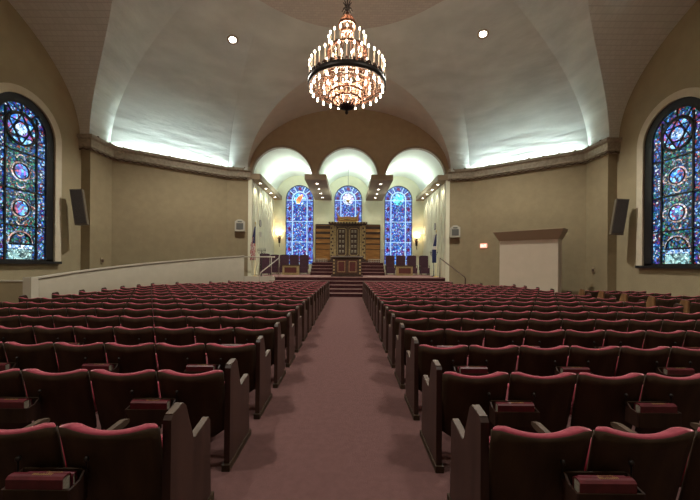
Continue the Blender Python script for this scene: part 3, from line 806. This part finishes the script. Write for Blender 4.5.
for i in range(64):
    a = 2*math.pi*i/64; m_.lathe([(0, -.02), (.018, -.01), (.012, .02), (.02, .05), (0, .075)], (.93*math.cos(a), .93*math.sin(a), CZ+.11), 6)
m_.build('outer_ring', M['iron'], ch)
# scrollwork deck of the big ring: concentric rings, curls
m_ = MB()
for r in (.88, .70, .52): rsec(m_, r-.012, r+.012, CZ, CZ+.03, 48)
for i in range(36):
    a = 2*math.pi*i/36
    for rr, s_ in ((.79, .085), (.61, .085)):
        cx, cy = rr*math.cos(a), rr*math.sin(a)
        pts = [(cx+s_*(.95-.09*k)*math.cos(a+k*.75), cy+s_*(.95-.09*k)*math.sin(a+k*.75), CZ+.01) for k in range(9)]
        m_.tube(pts, .010, 5)
m_.build('scroll_deck', M['copper'], ch)
# scroll gallery standing above: baskets joined by S-bars
def basket(name, spec, n, rad=.011, m='copper'):
    b = MB()
    for i in range(n):
        a = 2*math.pi*i/n; b.tube([(r*math.cos(a+t), r*math.sin(a+t), z) for (r, z, t) in spec], rad, 5)
    return b.build(name, M[m], ch)
basket('lower_scroll_gallery', [(.50, CZ+.02, 0), (.56, CZ+.12, .06), (.50, CZ+.2, .10), (.54, CZ+.3, .04), (.48, CZ+.34, 0)], 24)
basket('middle_scroll_gallery', [(.48, CZ+.32, 0), (.40, CZ+.45, .12), (.37, CZ+.62, .05), (.43, CZ+.78, 0), (.40, CZ+.86, 0)], 20)
basket('upper_scroll_gallery', [(.40, CZ+.88, 0), (.26, CZ+.98, .1), (.17, CZ+1.15, .05), (.15, CZ+1.32, 0)], 12)
basket('crown_basket', [(.14, CZ+1.32, 0), (.20, CZ+1.42, 0), (.19, CZ+1.58, 0), (.12, CZ+1.70, 0), (.02, CZ+1.76, 0)], 12, .012)
m_ = MB()
for r, z in ((.56, CZ+.17), (.48, CZ+.32), (.47, CZ+.83), (.40, CZ+.88), (.15, CZ+1.31), (.20, CZ+1.48)): rsec(m_, r-.02, r+.02, z, z+.045, 40)
for i in range(20):
    a = 2*math.pi*i/20
    for k in range(2):
        rr = .45; z = CZ+1.1+.05*k
        m_.tube([(rr*math.cos(a+t*.1), rr*math.sin(a+t*.1), CZ+.87+.06*math.sin(t*math.pi)) for t in (0, .5, 1, 1.5)], .01, 5)
m_.build('tier_ring', M['copper'], ch)
# inverted bowl below the ring and the finial
basket('lower_bowl_rib', [(.50, CZ+.0, 0), (.46, CZ-.16, .05), (.36, CZ-.30, .08), (.22, CZ-.42, .04), (.06, CZ-.50, 0)], 28, .010)
m_ = MB()
for r, z in ((.44, CZ-.2), (.34, CZ-.32)): rsec(m_, r-.015, r+.015, z, z+.03, 36)
m_.build('bowl_ring', M['copper'], ch)
m_ = MB(); m_.lathe([(0, -.64), (.03, -.62), (.045, -.58), (.02, -.55), (.07, -.52), (.12, -.48), (.17, -.42), (.12, -.40), (0, -.40)], (0, 0, CZ), 16)
for i in range(16):
    a = 2*math.pi*i/16; m_.tube([(.08*math.cos(a), .08*math.sin(a), CZ-.50), (.20*math.cos(a), .20*math.sin(a), CZ-.44), (.27*math.cos(a), .27*math.sin(a), CZ-.36)], .012, 5)
m_.build('bottom_finial', M['iron'], ch)
m_ = MB(); m_.lathe([(.018, CZ-.4), (.018, CZ+1.74), (.04, CZ+1.76), (.04, CZ+1.82), (.015, CZ+1.85), (.015, ZS+HH)], (0, 0, 0), 10)
for z in (CZ+.1, CZ+.7, CZ+1.3): m_.lathe([(.018, z-.1), (.05, z-.05), (.065, z), (.04, z+.06), (.018, z+.1)], (0, 0, 0), 12)
m_.build('central_stem', M['copper'], ch)
m_ = MB()
for i in range(8):
    a = 2*math.pi*i/8; m_.tube([(0, 0, CZ+1.86), (.07*math.cos(a), .07*math.sin(a), CZ+1.92), (.13*math.cos(a), .13*math.sin(a), CZ+1.84)], .016, 5)
    m_.tube([(0, 0, CZ+1.92), (.06*math.cos(a), .06*math.sin(a), CZ+2.02), (.10*math.cos(a), .10*math.sin(a), CZ+2.06)], .013, 5)
m_.build('hanging_rosette', M['iron'], ch)
m_ = MB()
for i in range(12):
    a = 2*math.pi*i/12; m_.tube([(.90*math.cos(a), .90*math.sin(a), CZ+.10), (.50*math.cos(a), .50*math.sin(a), CZ+.33)], .008, 5)
m_.build('stay_rod', M['copper'], ch)

# =====================================================================  CEILING DOWNLIGHTS
def downlight(loc, nrm, r, lab, grp, name='recessed_downlight'):
    o = empty(name, loc, 0, lab, 'ceiling light', grp)
    o.rotation_euler = Vector(nrm).to_track_quat('-Z', 'Y').to_euler()
    m_ = MB(); m_.lathe([(r*.62, .01), (r*.66, -.015), (r, -.02), (r*1.02, .02), (r*.62, .03)], (0, 0, 0), 20); m_.build('rim', M['bench'], o)
    m_ = MB(); m_.lathe([(0, .0), (r*.6, .0), (r*.6, .02), (0, .02)], (0, 0, 0), 20); m_.build('lens', M['lamp'], o)
    return o
for (x_, y_) in DOWN:
    if y_ < CY: continue
    z = Cl(x_, y_-CY); e = .05
    gx = (Cl(x_+e, y_-CY)-Cl(x_-e, y_-CY))/(2*e); gy = (Cl(x_, y_-CY+e)-Cl(x_, y_-CY-e))/(2*e)
    n = Vector((gx, gy, -1)).normalized()
    downlight(Vector((x_, y_, z))+n*.03, n, .22, 'round recessed light in the %s corner vault beside the chandelier' % ('left' if x_ < 0 else 'right'), None)
WHO = {-5.4: 'far left ledge of the stage', -1.95: 'beam left of the ark', 1.92: 'beam right of the ark', 5.4: 'far right ledge of the stage'}
for i, (x_, y_) in enumerate(BEAMDOWN):
    downlight((x_, y_, 6.625), (0, 0, -1), .12, 'small round downlight under the %s, %s from the front' % (WHO[x_], ORD[i % 4]), 'downlights under the stage beams', 'beam_downlight')

# =====================================================================  STAGE FURNITURE
def frame2(mb, x0, x1, z0, z1, w_, y0, y1, mi=0):
    mb.box(x0, x1, y0, y1, z0, z0+w_, mi); mb.box(x0, x1, y0, y1, z1-w_, z1, mi); mb.box(x0, x0+w_, y0, y1, z0+w_, z1-w_, mi); mb.box(x1-w_, x1, y0, y1, z0+w_, z1-w_, mi)
# reading table
rt = empty('reading_table', (-.09, 19.35, SZ), 0, 'dark wooden reading table with two gold-framed red panels at the stage front', 'table')
a = MB(); a.box(-.86, .86, .03, .8, .08, 1.12); a.build('body', M['darkwood'], rt)
a = MB(); a.box(-.95, .95, -.04, .86, 0, .10); a.build('plinth', M['darkwood'], rt)
a = MB(); a.prism([(-.08, 1.12), (.9, 1.12), (.9, 1.26), (.1, 1.20), (-.08, 1.17)], -.96, .96, 'x'); a.build('table_top', M['darkwood'], rt)
a = MB(); a.box(-.66, .66, .0, .03, .14, 1.06); a.build('front_board', M['armwood'], rt)
for s_ in (-1, 1):
    p = MB(); x0, x1 = sorted((s_*.06, s_*.60)); p.box(x0, x1, -.02, .0, .22, .98); po = p.build('panel', M['redinset'], rt)
    p = MB(); frame2(p, x0+.05, x1-.05, .28, .92, .03, -.035, -.02); p.build('panel_frame', M['goldpaint'], po)
    c = MB(); a0, a1 = sorted((s_*.68, s_*.86)); c.box(a0, a1, -.03, .03, .10, 1.12); co = c.build('corner_post', M['darkwood'], rt)
    c = MB()
    for j in range(5):
        c.box((a0+a1)/2-.05, (a0+a1)/2+.05, -.05, -.03, .16+j*.19, .27+j*.19)
    c.build('gold_block', M['goldpaint'], co)
# ark platform and steps
AY = 23.4
ap = empty('ark_steps', (-.06, 0, SZ), 0, 'wine carpeted steps rising to the ark behind the reading table', 'steps')
r_ = MB(); t_ = MB()
for i in range(4):
    y = 22.1+.32*i; z = .22*(i+1); e = .10
    r_.box(-2.42-e, 2.42+e, y, y+.03 if i < 3 else 24.9, z-.22, z-.035); t_.box(-2.43-e, 2.43+e, y-.02, (y+.36) if i < 3 else 24.9, z-.035, z-.0006*i)
    r_.box(-2.42-e, -2.38-e, y, 24.9, z-.22, z-.035); r_.box(2.38+e, 2.42+e, y, 24.9, z-.22, z-.035)
r_.build('step_riser', M['riser'], ap); t_.build('step_tread', M['tread'], ap)
AZ0 = SZ+.88
ak = empty('ark_cabinet', (-.06, AY, AZ0), 0, 'tall carved wooden ark with two dark doors and gold borders at the stage centre', 'cabinet')
a = MB(); a.box(-1.02, 1.02, .0, .85, .0, 2.72); a.build('body', M['darkwood'], ak)
a = MB(); a.box(-1.30, 1.30, -.12, .9, 0, .20); a.box(-1.22, 1.22, -.07, .9, .20, .30); a.build('base', M['darkwood'], ak)
a = MB(); a.box(-1.30, 1.30, -.10, .9, 2.66, 2.76); a.box(-1.38, 1.38, -.16, .95, 2.76, 2.88); a.build('cornice', M['darkwood'], ak)
a = MB()
for j in range(13):
    a.box(-1.26+j*.205, -1.26+j*.205+.10, -.18, -.16, 2.77, 2.87)
a.build('cornice_gold_block', M['goldpaint'], ak)
for s_ in (-1, 1):
    a0, a1 = sorted((s_*1.0, s_*1.26)); c = MB(); c.box(a0, a1, -.06, .8, .30, 2.66); co = c.build('column', M['goldpaint'], ak)
    c = MB()
    for j in range(9): c.box(a0+.03+(.08 if j % 2 else 0), a1-.11+(.08 if j % 2 else 0), -.085, -.06, .38+j*.25, .50+j*.25)
    c.build('dark_block', M['darkwood'], co)
    a0, a1 = sorted((s_*.86, s_*.98)); c = MB(); c.box(a0, a1, -.03, .0, .32, 2.6); c.build('gold_border', M['goldpaint'], ak)
    x0, x1 = sorted((s_*.03, s_*.84)); c = MB(); c.box(x0, x1, -.04, .0, .34, 2.58); do = c.build('door', M['darkwood'], ak)
    c = MB(); xc = (x0+x1)/2; hw_, zb, ztp, rr = .30, .50, 2.42, .12
    lp = []
    for (cx, cz, a_) in ((xc+hw_-rr, ztp-rr, 0), (xc-hw_+rr, ztp-rr, 90), (xc-hw_+rr, zb+rr, 180), (xc+hw_-rr, zb+rr, 270)):
        for q in range(6): an = math.radians(a_+18*q); lp.append((cx+rr*math.cos(an), -.05, cz+rr*math.sin(an)))
    c.tube(lp, .028, 6, 0, True); c.build('gold_frame', M['goldpaint'], do)
    c = MB()
    for j in range(5):
        z = .70+j*.355
        for xo in (-.12, .10):
            rn = random.Random(j*3+int(xo*100)+s_)
            for q in range(3):
                xx = xc+xo-.06+q*.05
                c.box(xx, xx+.022, -.05, -.04, z, z+.10+.08*rn.random())
            c.box(xc+xo-.07, xc+xo+.07, -.05, -.04, z+.14, z+.175)
    c.build('gold_letters', M['offwhite'], do)
    c = MB(); frame2(c, x0+.02, x1-.02, .36, 2.56, .02, -.05, -.04); c.build('edge_trim', M['goldpaint'], do)
# side screens
for s_ in (-1, 1):
    o = empty('slatted_screen', (-.06+s_*1.86, AY+.98, AZ0+.12), 0, 'orange-brown panelled wooden screen standing on the %s side of the ark' % ('left' if s_ < 0 else 'right'), 'screen')
    a = MB(); a.box(-.54, .54, .0, .07, .0, 2.66); a.build('board', M['arkwood'], o)
    a = MB()
    for j in range(7): a.box(-.54, .54, -.025, .0, j*.43+.02, j*.385+.06)
    a.box(-.56, -.52, -.03, .08, 0, 2.70); a.box(.52, .56, -.03, .08, 0, 2.70); a.box(-.56, .56, -.03, .08, 2.65, 2.72); a.build('slat', M['darkwood'], o)
    a = MB(); a.box(-.56, .56, -.02, .1, -.12, .0); a.build('base', M['darkwood'], o)
    # low gilt rail before each screen
    o = empty('gilt_rail', (-.06+s_*1.95, AY-.12, AZ0), 0, 'low pale gilt rail in front of the %s wooden screen' % ('left' if s_ < 0 else 'right'), 'rail')
    a = MB(); a.tube([(-.5, 0, .22), (.5, 0, .22)], .022, 8); a.tube([(-.5, 0, .08), (.5, 0, .08)], .016, 8); a.build('rail_bar', M['rail'], o)
    for x in [-.48+.12*q for q in range(9)]:
        a = MB(); a.tube([(x, 0, 0), (x, 0, .23)], .013, 6); a.build('baluster', M['rail'], o)
    a = MB(); a.tube([(s_*.5, 0, 0), (s_*.5, 0, .85)], .02, 8); a.lathe([(0, .84), (.04, .87), (.04, .9), (0, .94)], (s_*.5, 0, 0), 8); a.build('tall_post', M['rail'], o)
# crest on top of the ark
cr = empty('ark_crest', (-.06, AY+.1, AZ0+2.88), 0, 'pale curved wooden crest standing on top of the ark', 'ornament')
lp = [(-.72, 0), (.72, 0), (.74, .3), (.84, .80), (.70, .58), (.60, .42), (.40, .38), (0, .42), (-.40, .38), (-.60, .42), (-.70, .58), (-.84, .80), (-.74, .3)]
a = MB(); a.prism([(p[0], p[1]) for p in lp], .0, .12, 'y'); a.build('crest_board', M['arkwood'], cr)
a = MB(); a.tube([(-.70, -.02, .05), (.70, -.02, .05)], .03, 6); a.tube([(x*.1, -.02, .20+.03*math.cos(x*.4)) for x in range(-6, 7)], .02, 6); a.build('gold_band', M['gold'], cr)
# eternal light on its wire
el = empty('hanging_lamp', (-.06, 22.6, 0), 0, 'thin wire with a small lamp hanging above the ark', 'lamp')
a = MB(); a.tube([(0, 0, 6.35), (0, 0, AZ+AR)], .012, 6); a.build('wire', M['iron'], el)
a = MB(); a.lathe([(0, 6.0), (.07, 6.03), (.13, 6.16), (.10, 6.20), (.03, 6.22), (.03, 6.35), (0, 6.36)], (0, 0, 0), 12); a.build('lamp_bowl', M['gold'], el)
a = MB(); a.lathe([(0, 6.17), (.05, 6.19), (.05, 6.24), (0, 6.30)], (0, 0, 0), 8); a.build('flame_glass', M['shade'], el)

# pulpit chairs
def pulpit_chair():
    r = empty('pulpit_chair')
    s = MB(); s.box(-.30, .30, .0, .52, .12, .52); s.build('seat', M['purple'], r)
    s = MB(); s.prism([(-.31, .34), (.31, .34), (.325, 1.34), (.28, 1.39), (.12, 1.41), (-.12, 1.41), (-.28, 1.39), (-.325, 1.34)], .48, .60, 'y'); s.build('backrest', M['purple'], r)
    s = MB(); frame2(s, -.33, .33, .36, 1.34, .045, .60, .63); s.build('back_frame', M['darkwood'], r)
    for sx in (-1, 1):
        for y in (.03, .57):
            s = MB(); s.tube([(sx*.27, y, 0), (sx*.28, y, .2), (sx*.27, y, .38)], [.018, .022, .028], 6); s.build('leg', M['darkwood'], r)
        s = MB(); s.box(sx*.31-.03, sx*.31+.03, .04, .52, .64, .69); s.box(sx*.31-.02, sx*.31+.02, .05, .09, .36, .64); s.build('armrest', M['darkwood'], r)
    return r
pc = pulpit_chair(); fp = {}
LBL = ['leftmost, beside the flag', 'second from the flag', 'behind the left low cabinet', 'just right of the left low cabinet', 'nearest the ark on its left']
for i, xpx in enumerate((262.5, 273, 282.9, 293, 303)):
    p = px(xpx, 0, 23.0)
    if i == 0: p.x = -5.22
    o = put(pc, fp, (p.x, 23.0 if i else 20.75, SZ), 'plum high-backed chair on the stage, '+LBL[i], 'chair', 'plum chairs on the stage')
    if i == 0: o.rotation_euler[2] = math.radians(25)
    else: o.rotation_euler[2] = 0
LBR = ['nearest the ark on its right', 'left behind the right low cabinet', 'right behind the right low cabinet', 'rightmost, beside the blue flag']
for i, xpx in enumerate((391, 402, 413, 425.5)):
    p = px(xpx, 0, 23.0); put(pc, fp, (p.x, 23.0, SZ), 'plum high-backed chair on the stage, '+LBR[i], 'chair', 'plum chairs on the stage').rotation_euler[2] = 0
for xpx, sd in ((290.5, 'left'), (404.8, 'right')):
    p = px(xpx, 0, 22.1)
    o = empty('low_cabinet', (p.x, 22.1, SZ), 0, 'low wooden cabinet with a gold-framed dark front before the %s chairs' % sd, 'cabinet')
    a = MB(); a.box(-.55, .55, .02, .45, 0, .62); a.build('body', M['goldpaint'], o)
    a = MB(); a.box(-.58, .58, -.02, .48, .62, .68); a.build('cabinet_top', M['armwood'], o)
    a = MB(); a.box(-.42, .42, .0, .02, .12, .52); po = a.build('front_panel', M['redinset'], o)
    a = MB(); frame2(a, -.46, .46, .09, .56, .05, -.02, .02); a.build('panel_frame', M['goldpaint'], o)

# flags
def flag(loc, stripes, lab):
    o = empty('flag', loc, 0, lab, 'flag')
    a = MB(); a.lathe([(.17, 0), (.17, .03), (.05, .07), (.015, .09), (.015, 2.75), (.03, 2.77), (.035, 2.82), (0, 2.90)], (0, 0, 0), 12); a.build('pole', M['gold'], o)
    rows = []; mi = []
    nu, nv = 12, 26
    for j in range(nv+1):
        v = j/nv; z = 2.62-1.75*v
        rows.append([(.02-(.05+.22*min(1, v*1.8))*u+.01*math.sin(9*u), .05*math.sin(u*14+v*2)*min(1, .3+v*1.5)-.02, z-.25*u*(1-v)*0) for u in [q/nu for q in range(nu+1)]])
    a = MB(); nc = nu+1; vs = [p for r in rows for p in r]
    for j in range(nv):
        for i in range(nu):
            if stripes:
                # canton on top, diagonal falling stripes below
                m = 2 if (j < 13 and i < 7+ (6 if j < 8 else 0)) else (int((i*.9+j*.35)) % 2)
            else: m = 2 if not (10 < j < 14) else 1
            a.f.append((j*nc+i, j*nc+i+1, (j+1)*nc+i+1, (j+1)*nc+i)); a.m.append(m); a.sm.append(True)
    a.v = vs
    fo = a.build('flag_cloth', [M['flagred'], M['flagwhite'], M['flagblue']], o)
    md = fo.modifiers.new('thick', 'SOLIDIFY'); md.thickness = .008
    return o
p = px(253.5, 0, 19.9); ff = flag((-5.36, 18.74, SZ-.02), True, 'draped flag with red and white stripes on a pole at the stage left edge')
ff.scale = (1.1, 1.1, 1.1)
flag((5.34, 19.95, SZ), False, 'draped blue flag on a pole at the stage right edge')
# candelabra near the flags
for xpx, Yd, sd in ((260.8, 21.4, 'left'), (434.5, 20.8, 'right')):
    p = px(xpx, 0, Yd)
    if xpx < 300: p.x = -4.98; Yd = 18.74
    o = empty('candelabrum', (p.x if xpx < 300 else p.x-.05, Yd, SZ-(.02 if xpx < 300 else 0)), 0, 'dark floor candelabrum standing beside the %s flag' % sd, 'candelabrum')
    a = MB(); a.lathe([(.16, 0), (.15, .03), (.03, .07), (.02, .3), (.035, .33), (.02, .36), (.02, 1.55), (0, 1.56)], (0, 0, 0), 10); a.build('stem', M['iron'], o)
    for k, r in enumerate((.08, .15, .22)):
        a = MB(); a.tube([(r*math.cos(math.pi+math.pi*q/12), 0, 1.50+r*1.0*math.sin(math.pi+math.pi*q/12)) for q in range(13)], .012, 6); a.build('arm', M['iron'], o)
    for x in (-.22, -.15, -.08, 0, .08, .15, .22):
        a = MB(); a.lathe([(0, 1.50), (.022, 1.51), (.022, 1.56), (.008, 1.57), (.008, 1.66), (0, 1.67)], (x, 0, 0), 6); a.build('candle_holder', M['iron'], o)
# sconces
for xpx, sd, yp in ((279, 'left', 237), (416.5, 'right', 239)):
    p = px(xpx, yp, DBK-.1)
    o = empty('wall_sconce', (p.x, DBK, p.z), 0, 'lit wall sconce with a glowing shade on the stage wall beside the %s window' % sd, 'lamp')
    a = MB(); a.prism([(-.07, -.5), (.07, -.5), (.10, -.1), (.10, .15), (-.10, .15), (-.10, -.1)], -.04, 0, 'y'); a.build('backplate', M['iron'], o)
    for s_ in (-1, 1):
        a = MB(); a.tube([(0, -.05, -.1), (s_*.12, -.10, -.18), (s_*.18, -.14, -.02), (s_*.16, -.14, .10)], .018, 6); a.build('arm', M['copper'], o)
    a = MB(); a.lathe([(.10, .0), (.20, .0), (.24, .18), (.22, .19), (.18, .01), (.10, .01)], (0, -.24, .12), 16); a.build('lamp_shade', M['shade'], o)
    a = MB(); a.tube([(0, -.05, -.5), (0, -.08, -.66), (.03, -.06, -.78)], .02, 6); a.build('drop', M['iron'], o)
    point('sconce_light', (p.x, DBK-.42, p.z+.25), 14, (1, .72, .42), .06)
# handrails
def rail(name, pts, m, lab, posts):
    o = empty(name, (0, 0, 0), 0, lab, 'handrail')
    a = MB(); a.tube(pts, .032, 8); a.build('rail_bar', m, o)
    for q in posts:
        a = MB(); a.tube([q[0], q[1]], .02, 8); a.build('post', m, o)
    return o
A = px(279, 258.5, 18.85); B = px(261, 273, 17.55)
rail('handrail', [(A.x, A.y, A.z), (B.x, B.y, B.z), (B.x-.04, B.y-.1, B.z-.12), (B.x-.04, B.y-.1, 0.0)], M['rail'], 'pale metal handrail slanting down the left end of the stage steps', [((A.x, A.y, SZ), (A.x, A.y, A.z+.12))])
A = px(440, 257.5, 18.8); B = px(464.5, 276, 17.5)
rail('handrail', [(A.x, A.y, SZ), (A.x, A.y, A.z), (B.x, B.y, B.z), (B.x+.04, B.y-.04, B.z-.1), (B.x+.04, B.y-.04, 0.0)], M['railwood'], 'dark handrail slanting down the right end of the stage steps', [])
A = px(242, 257.5, 18.5); B = px(275, 257.5, 18.5)
o = rail('guard_rail', [(A.x, 18.5, A.z), (B.x, 18.5, A.z)], M['cap'], 'white guard rail along the ramp landing in front of the flag', [((A.x+.05, 18.5, SZ+.03), (A.x+.05, 18.5, A.z)), ((B.x-.2, 18.5, SZ+.03), (B.x-.2, 18.5, A.z))])
o['category'] = 'guard rail'
# ---- things on the walls
nd = Vector((3.26, 4.21)).normalized()      # outward normal of the right diagonal wall (x, y)
# projection booth: rotated box parallel to the diagonal wall
fl0 = Vector((7.26, 15.80)); fr0 = Vector((9.19, 14.31)); mid = (fl0+fr0)/2; W_ = (fr0-fl0).length
ang = math.atan2(fr0.y-fl0.y, fr0.x-fl0.x)
sb = empty('boxed_screen', (mid.x, mid.y, 0), ang-math.radians(6), 'cream boxed enclosure with a flared tan cap against the right front wall', 'enclosure')
a = MB(); a.box(-W_/2, W_/2, 0, .72, 0, 2.92); a.build('body', M['screen'], sb)
H1, H2 = 2.92, 3.33
a = MB(); e = .24; c0 = [(-W_/2-.03, -.03, H1), (W_/2+.03, -.03, H1), (W_/2+.03, .75, H1), (-W_/2-.03, .75, H1)]; c1 = [(-W_/2-e, -e, H2), (W_/2+e, -e, H2), (W_/2+e, .75, H2), (-W_/2-e, .75, H2)]
c2 = [(p[0], p[1], H2+.03) for p in c1]
a.add(c0+c1+c2, [(3, 2, 1, 0), (8, 9, 10, 11)]+[(b+i, b+(i+1) % 4, b+4+(i+1) % 4, b+4+i) for b in (0, 4) for i in range(4)]); a.build('flared_cap', M['bench'], sb)
# exit sign
def on_diag(sx, s, off, z):
    a_ = Vector((6.98, CY+10.82)); b_ = Vector((11.2, CY+7.56)); p = a_+(b_-a_).normalized()*s-nd*off; return Vector((sx*p.x, p.y, z))
es = on_diag(1, .72, .02, 0); 
ez = EYE+(VY-244.5)*es.y/FPX-.02
so = empty('exit_sign', (es.x, es.y, ez), ang, 'small lit pink exit sign on the wall left of the boxed enclosure', 'sign')
a = MB(); a.box(-.21, .21, -.06, 0, -.13, .13); a.build('sign_box', M['exit'], so)
a = MB(); y0, y1 = -.068, -.06
def rect(x0, z0, x1, z1): a.box(x0, x1, y0, y1, z0, z1)
for (x0) in (-.165,):   # E
    rect(x0, -.07, x0+.018, .07)
    for z in (-.07, -.009, .052): rect(x0, z, x0+.06, z+.018)
a.add([(-.08, y0, -.07), (-.06, y0, -.07), (.0, y0, .07), (-.02, y0, .07)], [(0, 1, 2, 3)]); a.add([(-.02, y0, -.07), (.0, y0, -.07), (-.06, y0, .07), (-.08, y0, .07)], [(0, 1, 2, 3)])
rect(.03, -.07, .048, .07); rect(.075, .052, .16, .07); rect(.109, -.07, .127, .07)
a.build('sign_letters', M['exitletter'], so); so.scale = (.84, 1, .9)
# small loudspeakers on the shoulder walls
sh = Vector((5.72-6.98, 11.12-10.82)).normalized(); sang = math.atan2(-sh.y, -sh.x)
for sx, sd, yy in ((-1, 'left', 226.5), (1, 'right', 231)):
    x0 = 239.5 if sx < 0 else 455.3
    X = (x0-VX)*18.78/FPX; t = (abs(X)-5.72)/(6.98-5.72); Yw = CY+11.12-.30*t-.02
    z = EYE+(VY-yy)*Yw/FPX
    o = empty('wall_loudspeaker', (X, Yw, z), sx*sang if sx > 0 else -sang, 'small off-white box loudspeaker on the wall %s of the stage opening' % sd, 'loudspeaker')
    a = MB(); a.prism([(-.27, -.34), (.27, -.34), (.27, .22), (.10, .34), (-.10, .34), (-.27, .22)], -.26, .0, 'y'); a.build('housing', M['offwhite'], o)
    a = MB(); a.box(-.19, .19, -.275, -.26, -.24, .12); a.build('grille', M['grey'], o)
    a = MB(); a.box(-.12, .12, -.275, -.26, .17, .23); a.build('vent', M['grey'], o)
# long column loudspeakers
for sx, sd in ((-1, 'left'), (1, 'right')):
    x, y0 = (79.3, 207) if sx < 0 else (618.5, 213)
    Yc = 13.75; X = (x-VX)*Yc/FPX; z = EYE+(VY-y0)*Yc/FPX+(-.0)
    o = empty('column_loudspeaker', (X, Yc, z), 0, 'tall tilted dark loudspeaker on the %s side wall beside the pilaster' % sd, 'loudspeaker')
    b = MB(); b.prism([(-.21, -.12), (.21, -.12), (.17, .20), (-.17, .20)], -.72, .72, 'z'); co = b.build('cabinet', M['speakerframe'], o)
    g = MB(); g.box(-.18, .18, -.14, -.12, -.66, .68); g.build('grille', M['speaker'], o)
    bk = MB(); bk.tube([(-sx*-.10, .1, .2), (sx*.25, .16, .2)], .03, 6); bk.tube([(sx*.10, .1, -.3), (sx*.25, .16, -.3)], .03, 6); bk.build('bracket', M['iron'], o)
    Yc = 13.3; o.location = ((x-VX)*Yc/FPX, Yc, EYE+(VY-y0)*Yc/FPX-.09)
    o.rotation_euler = (0, 0, 0)
    R_ = Matrix.Rotation(math.radians(-sx*20), 4, 'Z')
    T_ = Matrix.Rotation(math.radians(sx*7.5), 4, 'Y')
    o.rotation_euler = (T_ @ R_ @ Matrix.Rotation(math.radians(4), 4, 'X')).to_euler()
# wall plates
for sx, xp, yp in ((-1, 101.5, 262), (1, 594, 268)):
    Yc = 14.9; sp_ = px(xp, yp, Yc); 
    o = empty('wall_socket', (sx*11.19, FPX*11.19/abs(xp-VX), EYE+(VY-yp)*(FPX*11.19/abs(xp-VX))/FPX), 0, 'small dark wall plate on the %s pilaster face' % ('left' if sx < 0 else 'right'), 'wall plate')
    a = MB(); a.box(*sorted((0, -sx*.03)), -.07, .07, -.12, .12); a.build('plate', M['bench'], o)
    a = MB(); a.box(*sorted((-sx*.03, -sx*.07)), -.045, .045, -.09, .04); a.build('cover', M['railwood'], o)
# niche side-wall fittings
for sx, xp, yp in ((-1, 259.8, 235), (1, 434.8, 237)):
    Yc = FPX*5.69/abs(xp-VX)
    sd = 'left' if sx < 0 else 'right'
    o = empty('wall_switch_box', (sx*5.70, Yc, EYE+(VY-yp)*Yc/FPX), 0, 'small white box on the %s stage side wall above the chairs' % sd, 'box')
    a = MB(); a.box(*sorted((0, -sx*.08)), -.14, .14, -.16, .16); a.build('box_body', M['cap'], o)
    a = MB(); a.box(*sorted((-sx*.08, -sx*.09)), -.06, .06, -.08, .08); a.build('button_plate', M['offwhite'], o)
    o = empty('round_grille', (sx*5.70, Yc, EYE+(VY-yp+11)*Yc/FPX), 0, 'round grey grille on the %s stage side wall above the white box' % sd, 'grille')
    a = MB(); rw_ = [[(-sx*d, r*math.cos(2*math.pi*k/20), r*math.sin(2*math.pi*k/20)) for k in range(20)] for r, d in ((0.001, .03), (.17, .03), (.20, .02), (.20, .0))]
    a.grid(rw_, 0, False, True); a.build('grille_face', M['offwhite'], o)
    a = MB(); rw_ = [[(-sx*d, r*math.cos(2*math.pi*k/20), r*math.sin(2*math.pi*k/20)) for k in range(20)] for r, d in ((.20, .0), (.20, .035), (.23, .035), (.23, .0))]
    a.grid(rw_, 0, False, True); a.build('grille_rim', M['grey'], o)
